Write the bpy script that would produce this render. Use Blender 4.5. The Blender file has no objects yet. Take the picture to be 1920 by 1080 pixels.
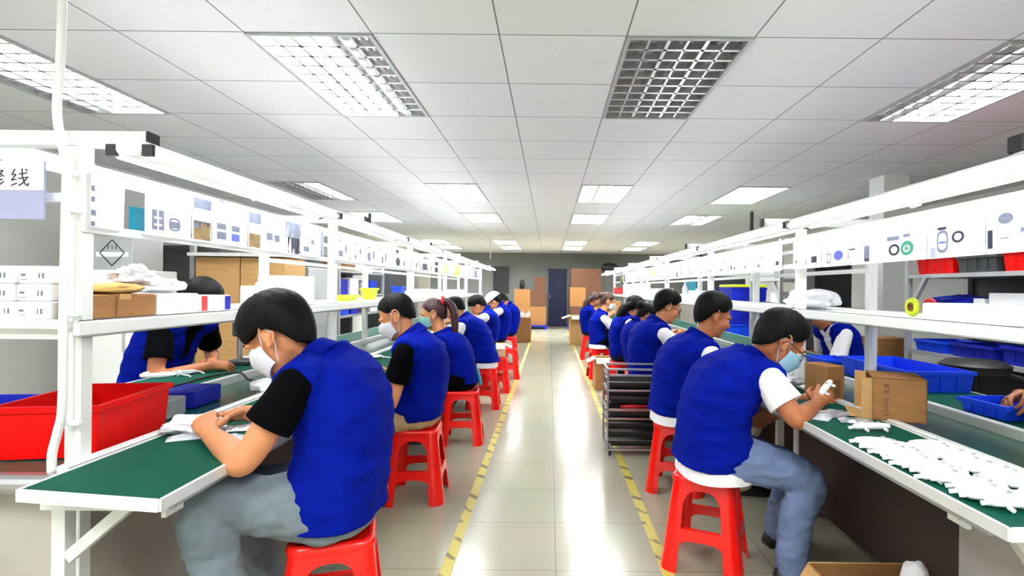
import bpy, bmesh, math, random
import numpy as np
from mathutils import Vector, Matrix, noise
random.seed(7)
V = Vector
C = bpy.context.scene.collection
PI = math.pi

# ------------------------------------------------------------------ camera model (level pinhole with lens shift)
FPX, VX, VY, CAMH, ROLL = 1020.0, 1031.0, 541.0, 1.27, math.radians(0.6)
CEIL = 2.46
def A(px, py, Y):
    u, v = px - VX, py - VY
    u0 = u*math.cos(ROLL) + v*math.sin(ROLL); v0 = -u*math.sin(ROLL) + v*math.cos(ROLL)
    return V((u0*Y/FPX, Y, CAMH - v0*Y/FPX))
def atZ(px, py, z):
    u, v = px - VX, py - VY
    v0 = -u*math.sin(ROLL) + v*math.cos(ROLL)
    return A(px, py, (CAMH - z)*FPX/v0)

# ------------------------------------------------------------------ materials
MATS = {}
def s2l(c):
    return tuple((x/12.92 if x <= .04045 else ((x+.055)/1.055)**2.4) for x in c)
def mat(name, rgb, rough=.5, metal=0, var=.06, scale=6, bump=0, bscale=40, emit=None, estr=0, alpha=1, trans=0, spec=.5, stretch=(1,1,1), coat=0):
    m = bpy.data.materials.new(name); m.use_nodes = True
    nt = m.node_tree; b = nt.nodes['Principled BSDF']
    col = s2l([x/255 for x in rgb])
    b.inputs['Roughness'].default_value = rough; b.inputs['Metallic'].default_value = metal
    b.inputs['Specular IOR Level'].default_value = spec
    if coat: b.inputs['Coat Weight'].default_value = coat
    tc = nt.nodes.new('ShaderNodeTexCoord'); mp = nt.nodes.new('ShaderNodeMapping'); mp.inputs['Scale'].default_value = stretch
    nt.links.new(tc.outputs['Object'], mp.inputs['Vector'])
    if var:
        n = nt.nodes.new('ShaderNodeTexNoise'); n.inputs['Scale'].default_value = scale; n.inputs['Detail'].default_value = 4
        r = nt.nodes.new('ShaderNodeValToRGB')
        r.color_ramp.elements[0].position = .3; r.color_ramp.elements[1].position = .7
        r.color_ramp.elements[0].color = (*[max(0, c*(1-var)) for c in col], 1); r.color_ramp.elements[1].color = (*[min(1, c*(1+var)) for c in col], 1)
        nt.links.new(mp.outputs['Vector'], n.inputs['Vector']); nt.links.new(n.outputs['Fac'], r.inputs['Fac']); nt.links.new(r.outputs['Color'], b.inputs['Base Color'])
    else: b.inputs['Base Color'].default_value = (*col, 1)
    if bump:
        n2 = nt.nodes.new('ShaderNodeTexNoise'); n2.inputs['Scale'].default_value = bscale; n2.inputs['Detail'].default_value = 3
        bp = nt.nodes.new('ShaderNodeBump'); bp.inputs['Strength'].default_value = bump; bp.inputs['Distance'].default_value = .01
        nt.links.new(mp.outputs['Vector'], n2.inputs['Vector']); nt.links.new(n2.outputs['Fac'], bp.inputs['Height']); nt.links.new(bp.outputs['Normal'], b.inputs['Normal'])
    if emit:
        b.inputs['Emission Color'].default_value = (*s2l([x/255 for x in emit]), 1); b.inputs['Emission Strength'].default_value = estr
    if trans: b.inputs['Transmission Weight'].default_value = trans
    if alpha < 1: b.inputs['Alpha'].default_value = alpha
    MATS[name] = m
    return m
M = MATS
mat('vest', (2,22,136), .85, var=.12, scale=9, bump=.35, bscale=14, spec=.06)
mat('vest_trim', (2,18,118), .85, var=.1, spec=.06)
mat('black_cloth', (5,5,8), .9, var=.15, bump=.3, bscale=16, spec=.05)
mat('white_cloth', (238,238,240), .8, var=.03, bump=.3, bscale=16, spec=.2)
mat('denim', (108,126,162), .85, var=.16, scale=14, bump=.4, bscale=18, spec=.2)
mat('grey_denim', (112,124,132), .85, var=.16, scale=14, bump=.4, bscale=18, spec=.2)
mat('khaki', (176,150,112), .85, var=.08, bump=.35, bscale=16, spec=.2)
mat('beige_cloth', (200,188,162), .85, var=.08, bump=.35, bscale=16, spec=.2)
mat('pale_cloth', (190,192,190), .85, var=.08, bump=.35, bscale=16, spec=.2)
mat('navy_cloth', (14,18,44), .85, var=.1, bump=.3, spec=.2)
mat('skin', (198,132,90), .5, var=.05, scale=20, bump=.08, bscale=60, spec=.35)
mat('skin_tan', (172,106,68), .5, var=.06, scale=20, bump=.08, bscale=60, spec=.35)
mat('hair', (7,6,7), .6, var=.3, scale=30, bump=.5, bscale=60, stretch=(1,1,.25), spec=.14)
mat('hair_red', (52,16,22), .45, var=.3, scale=30, bump=.5, bscale=60, stretch=(1,1,.25))
mat('hair_brown', (62,34,24), .5, var=.3, scale=30, bump=.5, bscale=60, stretch=(1,1,.25))
mat('lips', (176,96,84), .5, var=.05)
mat('eye_white', (225,220,215), .3, var=0)
mat('eye_dark', (24,16,14), .3, var=0)
mat('mask_white', (222,224,230), .85, var=.03, bump=.25, bscale=30, spec=.2)
mat('mask_green', (124,178,176), .85, var=.03, bump=.25, bscale=30, spec=.2)
mat('mask_blue', (150,190,214), .85, var=.03, bump=.25, bscale=30, spec=.2)
mat('cap_white', (240,240,238), .85, var=.03)
mat('shoe_black', (16,16,18), .5, var=.1)
mat('red_plastic', (238,20,12), .22, var=.04, spec=.5)
mat('red_bin', (228,4,2), .45, var=.05, spec=.15)
mat('blue_bin', (20,70,224), .45, var=.06, spec=.2)
mat('deep_blue', (20,34,160), .5, var=.1, spec=.2)
mat('green_mat', (0,74,58), .6, var=.07, scale=5, bump=.05, spec=.08)
mat('belt', (2,76,62), .3, var=.1, scale=4, spec=.5)
mat('alu', (226,229,226), .38, metal=.25, var=.03)
mat('alu_grey', (176,180,180), .4, metal=.3, var=.04)
mat('white_paint', (238,240,238), .4, var=.02)
mat('shelf_white', (236,240,236), .45, var=.02)
mat('panel_grey', (176,172,162), .6, var=.05)
mat('shaded_panel', (58,48,42), .6, var=.2, scale=3)  # dark brown puts the shade under the benches into the colour
mat('steel', (190,192,196), .3, metal=.9, var=.05)
mat('louvre', (225,225,225), .25, metal=.85, var=.02)
mat('dark_grey', (54,58,60), .5, var=.1)
mat('black', (14,14,15), .5, var=.2)
mat('black_rubber', (20,20,22), .65, var=.2)
mat('paper', (250,250,252), .7, var=.01)
mat('ink_grey', (104,110,128), .7, var=.15, scale=60)
mat('ink_dark', (26,30,50), .7, var=.2, scale=60)
mat('ink_blue', (80,92,180), .7, var=.15, scale=60)
mat('ink_green', (40,130,106), .7, var=.15, scale=60)
mat('photo_brown', (128,104,56), .6, var=.5, scale=14)
mat('photo_grey', (120,128,150), .6, var=.3, scale=14)
mat('lilac', (160,164,196), .6, var=.03)
mat('lime', (206,224,30), .5, var=.05)
mat('yellow', (240,226,60), .5, var=.08)
mat('teal', (10,140,170), .5, var=.1)
mat('card', (148,106,64), .8, var=.1, scale=10, bump=.1, stretch=(1,1,4), spec=.2)
mat('card_pale', (190,150,98), .8, var=.08, scale=10, bump=.1, stretch=(1,1,4), spec=.2)
mat('card_dark', (96,66,50), .8, var=.12, scale=10, bump=.1, stretch=(1,1,4), spec=.2)
mat('card_ink', (112,74,42), .8, var=.1)
mat('kraft', (196,158,84), .7, var=.12, bump=.4, bscale=12)
mat('white_plastic', (246,246,247), .3, var=.01)
mat('carton_white', (244,245,247), .6, var=.02)
mat('cream', (240,222,180), .75, var=.05)
mat('red_item', (214,40,44), .5, var=.1)
mat('bag_film', (214,220,226), .25, var=.1, scale=18, bump=.9, bscale=26, alpha=.8, spec=.6)
mat('bag_white', (240,240,248), .4, var=.05, bump=.8, bscale=24)
mat('foil', (200,204,210), .22, metal=.6, var=.25, scale=24, bump=.9, bscale=30)
mat('glass', (196,226,220), .05, var=0, alpha=.22, spec=.6)
mat('clear_tray', (226,232,238), .15, var=.2, scale=40, bump=.8, bscale=60, alpha=.85)
mat('wall_paint', (226,228,224), .7, var=.04, scale=2)
mat('far_wall', (122,127,124), .75, var=.08, scale=1.5)
mat('navy_door', (22,30,70), .6, var=.2)
mat('screen_dark', (34,38,40), .4, var=.1)
mat('tube_light', (255,255,255), .5, var=0, emit=(250,252,255), estr=8.5)
mat('lamp_diffuser', (255,255,255), .5, var=0, emit=(252,253,255), estr=26)
mat('lamp_dim', (255,255,255), .5, var=0, emit=(252,253,255), estr=4)
mat('reflector', (176,178,180), .4, metal=.3, var=.05)

def node_floor():
    m = bpy.data.materials.new('floor_tile'); m.use_nodes = True; nt = m.node_tree; b = nt.nodes['Principled BSDF']
    tc = nt.nodes.new('ShaderNodeTexCoord'); mp = nt.nodes.new('ShaderNodeMapping'); mp.inputs['Location'].default_value = (-.04, .05, 0)
    br = nt.nodes.new('ShaderNodeTexBrick'); br.offset = 0; br.inputs['Scale'].default_value = 1
    br.inputs['Brick Width'].default_value = .5; br.inputs['Row Height'].default_value = .5; br.inputs['Mortar Size'].default_value = .0022
    a = s2l([168/255, 166/255, 144/255]); a2 = s2l([165/255, 163/255, 142/255])
    br.inputs['Color1'].default_value = (*a, 1); br.inputs['Color2'].default_value = (*a2, 1); br.inputs['Mortar'].default_value = (*s2l([120/255, 116/255, 100/255]), 1)
    n = nt.nodes.new('ShaderNodeTexNoise'); n.inputs['Scale'].default_value = 1.7; n.inputs['Detail'].default_value = 5
    mx = nt.nodes.new('ShaderNodeMix'); mx.data_type = 'RGBA'; mx.blend_type = 'MULTIPLY'; mx.inputs[0].default_value = .18
    nt.links.new(tc.outputs['Object'], mp.inputs[0]); nt.links.new(mp.outputs[0], br.inputs['Vector']); nt.links.new(tc.outputs['Object'], n.inputs['Vector'])
    nt.links.new(br.outputs['Color'], mx.inputs[6]); nt.links.new(n.outputs['Color'], mx.inputs[7]); nt.links.new(mx.outputs[2], b.inputs['Base Color'])
    mr = nt.nodes.new('ShaderNodeMapRange'); mr.inputs[3].default_value = .13; mr.inputs[4].default_value = .26
    nt.links.new(n.outputs['Fac'], mr.inputs[0]); nt.links.new(mr.outputs[0], b.inputs['Roughness'])
    b.inputs['Specular IOR Level'].default_value = .42
    M['floor_tile'] = m
node_floor()
def node_ceiling():
    m = bpy.data.materials.new('ceiling_tile'); m.use_nodes = True; nt = m.node_tree; b = nt.nodes['Principled BSDF']
    tc = nt.nodes.new('ShaderNodeTexCoord')
    mp = nt.nodes.new('ShaderNodeMapping'); mp.inputs['Location'].default_value = (-.35+6, -2.555+6.1, 0)
    br = nt.nodes.new('ShaderNodeTexBrick'); br.offset = 0; br.inputs['Scale'].default_value = 1
    br.inputs['Brick Width'].default_value = .6; br.inputs['Row Height'].default_value = .61; br.inputs['Mortar Size'].default_value = .0042; br.inputs['Mortar Smooth'].default_value = .3
    br.inputs['Color1'].default_value = (*s2l([231/255, 231/255, 234/255]), 1); br.inputs['Color2'].default_value = (*s2l([227/255, 228/255, 230/255]), 1); br.inputs['Mortar'].default_value = (*s2l([118/255, 118/255, 118/255]), 1)
    n = nt.nodes.new('ShaderNodeTexNoise'); n.inputs['Scale'].default_value = 2.2; n.inputs['Detail'].default_value = 6
    mx = nt.nodes.new('ShaderNodeMix'); mx.data_type = 'RGBA'; mx.blend_type = 'MULTIPLY'; mx.inputs[0].default_value = .03
    nt.links.new(tc.outputs['Object'], mp.inputs[0]); nt.links.new(mp.outputs[0], br.inputs['Vector']); nt.links.new(tc.outputs['Object'], n.inputs['Vector'])
    nt.links.new(br.outputs['Color'], mx.inputs[6]); nt.links.new(n.outputs['Color'], mx.inputs[7]); nt.links.new(mx.outputs[2], b.inputs['Base Color'])
    b.inputs['Roughness'].default_value = .7; b.inputs['Specular IOR Level'].default_value = .3
    M['ceiling_tile'] = m
node_ceiling()
def node_tape():
    m = bpy.data.materials.new('floor_tape'); m.use_nodes = True; nt = m.node_tree; b = nt.nodes['Principled BSDF']
    tc = nt.nodes.new('ShaderNodeTexCoord'); w = nt.nodes.new('ShaderNodeTexWave'); w.bands_direction = 'DIAGONAL'
    w.inputs['Scale'].default_value = 3.4; w.inputs['Distortion'].default_value = 1.0; w.inputs['Detail'].default_value = 1
    n = nt.nodes.new('ShaderNodeTexNoise'); n.inputs['Scale'].default_value = 5
    mu = nt.nodes.new('ShaderNodeMath'); mu.operation = 'MULTIPLY'
    r = nt.nodes.new('ShaderNodeValToRGB'); r.color_ramp.elements[0].position = .42; r.color_ramp.elements[1].position = .50
    r.color_ramp.elements[0].color = (*s2l([192/255, 180/255, 84/255]), 1); r.color_ramp.elements[1].color = (*s2l([104/255, 96/255, 62/255]), 1)
    nt.links.new(tc.outputs['Object'], w.inputs['Vector']); nt.links.new(tc.outputs['Object'], n.inputs['Vector'])
    nt.links.new(w.outputs['Fac'], mu.inputs[0]); nt.links.new(n.outputs['Fac'], mu.inputs[1])
    nt.links.new(mu.outputs[0], r.inputs['Fac']); nt.links.new(r.outputs['Color'], b.inputs['Base Color']); b.inputs['Roughness'].default_value = .45
    M['floor_tape'] = m
node_tape()

# ------------------------------------------------------------------ mesh builder
class MB:
    def __init__(s): s.v = []; s.f = []; s.m = []; s.cur = 0
    def add(s, vs, fs, mi=None):
        o = len(s.v); s.v += [tuple(x) for x in vs]; s.f += [tuple(i+o for i in f) for f in fs]; s.m += [s.cur if mi is None else mi]*len(fs); return s
    def box(s, c, d, rz=0, mi=None, rot=None, bev=0):
        x, y, z = d[0]/2, d[1]/2, d[2]/2; R = rot if rot is not None else Matrix.Rotation(rz, 3, 'Z')
        c = V(c)
        if bev <= 0:
            vs = [c + R @ V((a, b, e)) for e in (-z, z) for a, b in ((-x, -y), (x, -y), (x, y), (-x, y))]
            return s.add(vs, [(3,2,1,0), (4,5,6,7), (0,1,5,4), (1,2,6,5), (2,3,7,6), (3,0,4,7)], mi)
        b_ = min(bev, x*.9, y*.9, z*.9); rings = []
        for zz, k in ((-z, b_), (-z+b_, 0), (z-b_, 0), (z, b_)):
            r = []
            xx, yy = x-k, y-k
            for sx, sy, o in ((1,1,0), (-1,1,1), (-1,-1,2), (1,-1,3)):
                p = [(xx, yy-b_) , (xx-b_, yy)] if o in (0, 2) else [(xx-b_, yy), (xx, yy-b_)]
                for q in p: r.append(c + R @ V((sx*q[0], sy*q[1], zz)))
            rings.append(r)
        vs = sum(rings, []); n = 8; fs = [tuple(range(n-1, -1, -1)), tuple(range(3*n, 4*n))]
        for k in range(3):
            for i in range(n): fs.append((k*n+i, k*n+(i+1) % n, (k+1)*n+(i+1) % n, (k+1)*n+i))
        return s.add(vs, fs, mi)
    def bar(s, a, b, w, h=None, mi=None, ref=(0,0,1)):
        a, b = V(a), V(b); h = h or w; t = (b-a).normalized(); r = V(ref)
        if abs(t.dot(r)) > .98: r = V((0,1,0))
        u = t.cross(r).normalized(); v = u.cross(t)
        vs = [p + u*x*w/2 + v*y*h/2 for p in (a, b) for x, y in ((-1,-1), (1,-1), (1,1), (-1,1))]
        return s.add(vs, [(3,2,1,0), (4,5,6,7), (0,1,5,4), (1,2,6,5), (2,3,7,6), (3,0,4,7)], mi)
    def loft(s, rings, cap=True, mi=None, closed=True):
        n = len(rings[0]); vs = [p for r in rings for p in r]; fs = []
        for k in range(len(rings)-1):
            for i in range(n if closed else n-1):
                j = (i+1) % n; fs.append((k*n+i, k*n+j, (k+1)*n+j, (k+1)*n+i))
        if cap: fs.append(tuple(range(n-1, -1, -1))); fs.append(tuple(range((len(rings)-1)*n, len(rings)*n)))
        return s.add(vs, fs, mi)
    def tube(s, pts, rad, n=8, ref=None, ratio=1, mi=None, smooth=4, round_caps=False):
        return s.loft(tube_rings(pts, rad, n, ref, ratio, smooth, round_caps), True, mi)
    def cyl(s, a, b, r, n=16, mi=None, r2=None): return s.tube([a, b], [r, r if r2 is None else r2], n, mi=mi, smooth=0)
    def lathe(s, c, prof, n=20, mi=None):
        c = V(c); rings = [[c + V((r*math.cos(2*PI*i/n), r*math.sin(2*PI*i/n), z)) for i in range(n)] for r, z in prof]
        return s.loft(rings, True, mi)
    def blob(s, c, rad, R=None, nu=16, nv=10, mi=None, f=None):
        c = V(c); R = R or Matrix.Identity(3); rings = []
        for j in range(nv+1):
            th = PI*min(max(j/nv, .02), .98); r = []
            for i in range(nu):
                ph = 2*PI*i/nu; d = V((math.sin(th)*math.cos(ph), math.sin(th)*math.sin(ph), -math.cos(th)))
                k = f(d) if f else 1
                r.append(c + R @ V((d.x*rad[0]*k, d.y*rad[1]*k, d.z*rad[2]*k)))
            rings.append(r)
        return s.loft(rings, True, mi)
    def quad(s, a, b, c, d, mi=None): return s.add([a, b, c, d], [(0,1,2,3)], mi)
    def mesh(s, name, mats, smooth):
        me = bpy.data.meshes.new(name); me.from_pydata(s.v, [], s.f)
        for m in (mats if isinstance(mats, (list, tuple)) else [mats]): me.materials.append(M[m] if isinstance(m, str) else m)
        me.polygons.foreach_set('material_index', s.m)
        me.update()
        if smooth:
            me.shade_smooth()
            if smooth is not True: me.set_sharp_from_angle(angle=math.radians(smooth))
        return me
    def build(s, name, mats, parent=None, smooth=False, loc=None):
        """links the collected shapes as ONE mesh object; coordinates are world ones, made relative to the parent's or own base"""
        if parent is not None: o0 = world(parent)
        elif loc is not None: o0 = V(loc)
        else:
            a = np.array(s.v); o0 = V((float((a[:,0].min()+a[:,0].max())/2), float((a[:,1].min()+a[:,1].max())/2), float(a[:,2].min())))
        s.v = [(x-o0.x, y-o0.y, z-o0.z) for x, y, z in s.v]
        o = bpy.data.objects.new(name, s.mesh(name, mats, smooth)); C.objects.link(o)
        if parent is not None: o.parent = parent
        else: o.location = o0
        return o
def world(o):
    p = V(o.location)
    while o.parent: o = o.parent; p += V(o.location)
    return p
def catmull(pts, k):
    if k == 0 or len(pts) < 3: return [np.array(p, float) for p in pts]
    P = [np.array(p, float) for p in pts]; P = [2*P[0]-P[1]] + P + [2*P[-1]-P[-2]]; out = []
    for i in range(1, len(P)-2):
        for j in range(k):
            t = j/k; a, b, c, d = P[i-1], P[i], P[i+1], P[i+2]
            out.append(.5*((2*b) + (-a+c)*t + (2*a-5*b+4*c-d)*t*t + (-a+3*b-3*c+d)*t**3))
    out.append(P[-2]); return out
def tube_rings(pts, rad, n=8, ref=None, ratio=1, smooth=4, round_caps=False):
    if not isinstance(rad, (list, tuple)): rad = [rad]*len(pts)
    if not isinstance(ratio, (list, tuple)): ratio = [ratio]*len(pts)
    q = catmull([(*p, r, e) for p, r, e in zip([tuple(p) for p in pts], rad, ratio)], smooth)
    ps = [V(x[:3]) for x in q]; rs = [max(1e-4, float(x[3])) for x in q]; es = [float(x[4]) for x in q]
    N = len(ps); T = [(ps[min(i+1, N-1)] - ps[max(i-1, 0)]).normalized() for i in range(N)]
    u = V(ref) if ref is not None else (V((0,0,1)) if abs(T[0].z) < .9 else V((1,0,0)))
    rings = []
    def ring(c, t, u, r, e):
        v = t.cross(u).normalized(); return [c + u*(r*e*math.cos(2*PI*i/n)) + v*(r*math.sin(2*PI*i/n)) for i in range(n)]
    us = []
    for t in T:
        if ref is not None: u = V(ref)
        u = (u - t*u.dot(t)).normalized(); us.append(u.copy())
    if round_caps:
        for a in (80, 55, 28): rings.append(ring(ps[0]-T[0]*rs[0]*min(1,es[0])*math.sin(math.radians(a)), T[0], us[0], rs[0]*math.cos(math.radians(a)), es[0]))
    for p, t, uu, r, e in zip(ps, T, us, rs, es): rings.append(ring(p, t, uu, r, e))
    if round_caps:
        for a in (28, 55, 80): rings.append(ring(ps[-1]+T[-1]*rs[-1]*min(1,es[-1])*math.sin(math.radians(a)), T[-1], us[-1], rs[-1]*math.cos(math.radians(a)), es[-1]))
    return rings
def empty(name, loc, label=None, cat=None, group=None):
    o = bpy.data.objects.new(name, None); C.objects.link(o); o.location = loc; o.empty_display_size = .1
    if label: tag(o, label, cat, group)
    return o
def tag(o, label, cat, group=None, kind=None):
    o['label'] = label; o['category'] = cat
    if group: o['group'] = group
    if kind: o['kind'] = kind
    return o
def struct(o): o['kind'] = 'structure'; return o
def kids(o): return [x for x in bpy.data.objects if x.parent == o]
def dup(root, loc, rz=0, label=None, group=None):
    def cp(o, par):
        c = o.copy(); C.objects.link(c)
        if par: c.parent = par
        for ch in kids(o): cp(ch, c)
        return c
    c = cp(root, None); c.location = loc; c.rotation_euler = (0, 0, rz)
    if label: c['label'] = label
    if group: c['group'] = group
    return c
def remesh(mb, voxel, smooth=6, fac=.5):
    me = bpy.data.meshes.new('t'); me.from_pydata(mb.v, [], mb.f)
    bm = bmesh.new(); bm.from_mesh(me); bmesh.ops.recalc_face_normals(bm, faces=bm.faces); bm.to_mesh(me); bm.free()
    o = bpy.data.objects.new('t', me); C.objects.link(o)
    r = o.modifiers.new('r', 'REMESH'); r.mode = 'VOXEL'; r.voxel_size = voxel
    if smooth: k = o.modifiers.new('s', 'SMOOTH'); k.factor = fac; k.iterations = smooth
    dg = bpy.context.evaluated_depsgraph_get(); ev = o.evaluated_get(dg); m2 = bpy.data.meshes.new_from_object(ev)
    out = MB(); n = len(m2.vertices); a = np.empty(n*3); m2.vertices.foreach_get('co', a); nn = np.empty(n*3); m2.vertices.foreach_get('normal', nn)
    out.v = [tuple(x) for x in a.reshape(-1, 3)]; out.f = [tuple(p.vertices) for p in m2.polygons]; out.m = [0]*len(out.f)
    out.nrm = nn.reshape(-1, 3)
    bpy.data.objects.remove(o); bpy.data.meshes.remove(m2); bpy.data.meshes.remove(me)
    return out
def wrinkle(mb, amp, freq=(7,7,7), mask=None, seed=0):
    res = []
    for (x, y, z), n in zip(mb.v, mb.nrm):
        k = mask((x, y, z)) if mask else 1
        if k > 0:
            q = V((x*freq[0]+seed, y*freq[1], z*freq[2]))
            d = (1-abs(noise.noise(q))*2.2)*.6 + .4*noise.noise(q*2.3)
            d *= amp*k; res.append((x+n[0]*d, y+n[1]*d, z+n[2]*d))
        else: res.append((x, y, z))
    mb.v = res; return mb
# ================================================================== SETTING: room shell, ceiling lights
RX0, RX1, RY0, RY1 = -4.45, 5.15, -2.33, 18.4
b = MB(); b.box(((RX0+RX1)/2, (RY0+RY1)/2, -.05), (RX1-RX0, RY1-RY0, .1)); struct(b.build('floor', 'floor_tile', loc=(0,0,0)))
GX, GY = (.35, .6), (2.555, .61)
# troffers: (column, row, [lit state of three bays from -x to +x]); a troffer covers one cell across and two along
COLX = {'a': -6, 'b': -3, 'c': 0, 'd': 3}
TROF = [('a',0,'0FF'),('b',0,'FF0'),('c',0,'000'),('d',0,'0FF'),
        ('a',6,'00F'),('b',6,'FFF'),('c',6,'FFF'),('d',6,'FFF'),
        ('a',10,'FFF'),('b',10,'DDD'),('c',10,'FDF'),('d',10,'F0F'),
        ('a',18,'FFF'),('b',18,'FFF'),('c',18,'FFF'),('d',18,'FFF'),
        ('a',21,'FFF'),('b',21,'FFF'),('c',21,'FFF'),('d',21,'FFF'),
        ('a',-6,'FFF'),('b',-6,'FFF'),('c',-6,'FFF'),('d',-6,'FFF')]
used = {(COLX[c], r+k) for c, r, s in TROF for k in (0, 1)}
b = MB()
for i in range(-8, 8):
    for j in range(-8, 26):
        if (i, j) in used: continue
        x0, x1 = GX[0]+i*GX[1], GX[0]+(i+1)*GX[1]; y0, y1 = GY[0]+j*GY[1], GY[0]+(j+1)*GY[1]
        b.quad((x0,y0,CEIL), (x0,y1,CEIL), (x1,y1,CEIL), (x1,y0,CEIL))
b.box((.35, 8, CEIL+.16), (9.9, 21.2, .06))
struct(b.build('ceiling', 'ceiling_tile', loc=(0,0,CEIL)))
def wall(name, c, d, m): bb = MB(); bb.box(c, d); return struct(bb.build(name, m))
HH = CEIL+.12
wall('wall_far', ((RX0+RX1)/2, RY1+.06, HH/2), (RX1-RX0+.3, .12, HH), 'far_wall')
wall('wall_near', ((RX0+RX1)/2, RY0-.06, HH/2), (RX1-RX0+.3, .12, HH), 'wall_paint')
wall('wall_left', (RX0-.06, (RY0+RY1)/2, HH/2), (.12, RY1-RY0, HH), 'wall_paint')
wall('wall_right', (RX1+.06, (RY0+RY1)/2, HH/2), (.12, RY1-RY0, HH), 'wall_paint')
STATE = {'0': 'reflector', 'F': 'lamp_diffuser', 'D': 'lamp_dim'}
rowname = {0: 'first row', 6: 'second row', 10: 'third row', 18: 'fourth row', 21: 'fifth row by the far wall', -6: 'row behind'}
colname = {'a': 'above the red bin line', 'b': 'aisle edge, red bin side', 'c': 'aisle edge, blue bin side', 'd': 'above the blue bin line'}
for c, r, st in TROF:
    x0 = GX[0]+COLX[c]*.6; y0 = GY[0]+r*.61; x1, y1 = x0+.6, y0+1.22
    look = 'unlit' if st == '000' else 'dim' if st == 'DDD' else 'lit' if st == 'FFF' else 'partly lit'
    t = empty('ceiling_light', ((x0+x1)/2, (y0+y1)/2, CEIL), f'{look} ceiling light, {rowname[r]}, {colname[c]}', 'ceiling light', 'ceiling lights')
    f = MB(); w = .02
    for cc, d in (((x0+w/2, (y0+y1)/2, CEIL-.004), (w, 1.22, .014)), ((x1-w/2, (y0+y1)/2, CEIL-.004), (w, 1.22, .014)), (((x0+x1)/2, y0+w/2, CEIL-.004), (.56, w, .014)), (((x0+x1)/2, y1-w/2, CEIL-.004), (.56, w, .014))): f.box(cc, d)
    f.build('frame', 'alu_grey', t)
    h = MB(); zt = CEIL+.085
    for cc, d in (((x0+.012, (y0+y1)/2, CEIL+.045), (.006, 1.2, .085)), ((x1-.012, (y0+y1)/2, CEIL+.045), (.006, 1.2, .085)), (((x0+x1)/2, y0+.012, CEIL+.045), (.58, .006, .085)), (((x0+x1)/2, y1-.012, CEIL+.045), (.58, .006, .085)), (((x0+x1)/2, (y0+y1)/2, zt+.012), (.59, 1.21, .006))): h.box(cc, d)
    h.build('housing', 'reflector', t)
    near = r in (0, 6)
    for k, s_ in enumerate(st):
        bx = x0+.02+(k+.5)*.56/3; bw = .56/3-.006
        l = MB()
        # a trough-shaped reflector with its tube, or the glowing diffuser of a lit bay
        if s_ == '0':
            prof = [(-bw/2, CEIL+.04), (-bw/2+.02, zt-.01), (0, zt), (bw/2-.02, zt-.01), (bw/2, CEIL+.04)]
            l.loft([[V((bx+p, yy, z)) for p, z in prof] for yy in (y0+.02, y1-.02)], cap=False, closed=False)
            l.build('reflector_bay', 'reflector', t)
            l = MB(); l.cyl((bx, y0+.05, CEIL+.062), (bx, y1-.05, CEIL+.062), .013, 10); l.build('fluorescent_tube', 'reflector', t)
        else:
            l.box((bx, (y0+y1)/2, CEIL+.036), (bw, 1.17, .008)); l.build('diffuser', STATE[s_], t)
    g = MB()
    nx = 6 if near else 3; ny = 10 if near else 5
    for k in range(1, nx): g.box((x0+.02+k*.56/nx, (y0+y1)/2, CEIL+.012), (.012 if k % 2 else .018, 1.18, .034))
    for k in range(1, ny): g.box(((x0+x1)/2, y0+.02+k*1.18/ny, CEIL+.010), (.56, .020, .030))
    g.build('louvre', 'louvre', t)
# floor marking tape beside the aisle
for x, lab, n in ((-.452, 'hatched yellow floor tape along the stools on the red bin side of the aisle', 1), (.542, 'hatched yellow floor tape along the stools on the blue bin side of the aisle', 2)):
    b = MB(); b.box((x, 8.2, .0012), (.052, 15.5, .0018)); tag(b.build('floor_tape', 'floor_tape', loc=(x, 8.2, 0)), lab, 'floor tape')
# far wall: navy door, dark board, small window
b = MB(); b.box((.26, 18.37, .98), (.62, .05, 1.9)); d1 = struct(b.build('door_1', 'navy_door'))
b = MB(); b.box((.0, 18.33, 1.0), (.02, .05, .12)); b.build('door_handle', 'steel', d1)
b = MB()
for cx, cz, w, h in ((-.08, .98, .05, 2.0), (.6, .98, .05, 2.0), (.26, 1.96, .73, .05)): b.box((cx, 18.37, cz), (w, .07, h))
b.build('door_frame', 'far_wall', d1)
t = empty('notice_board', (-1.65, 18.36, 1.1), 'dark notice board with thin frame on the grey far wall', 'notice board')
b = MB(); b.box((-1.65, 18.37, 1.55), (.46, .03, .85)); b.build('board', 'screen_dark', t)
b = MB()
for cx, cz, w, h in ((-1.9, 1.55, .03, .9), (-1.4, 1.55, .03, .9), (-1.65, 1.99, .53, .03), (-1.65, 1.11, .53, .03)): b.box((cx, 18.36, cz), (w, .045, h))
b.build('frame', 'dark_grey', t)
struct(wall('baseboard_far', ((RX0+RX1)/2, 18.385, .05), (RX1-RX0, .03, .1), 'navy_door'))
# square columns
struct(wall('trim_1', (3.51, 5.65, CEIL/2), (.26, .26, CEIL), 'white_paint'))
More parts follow.
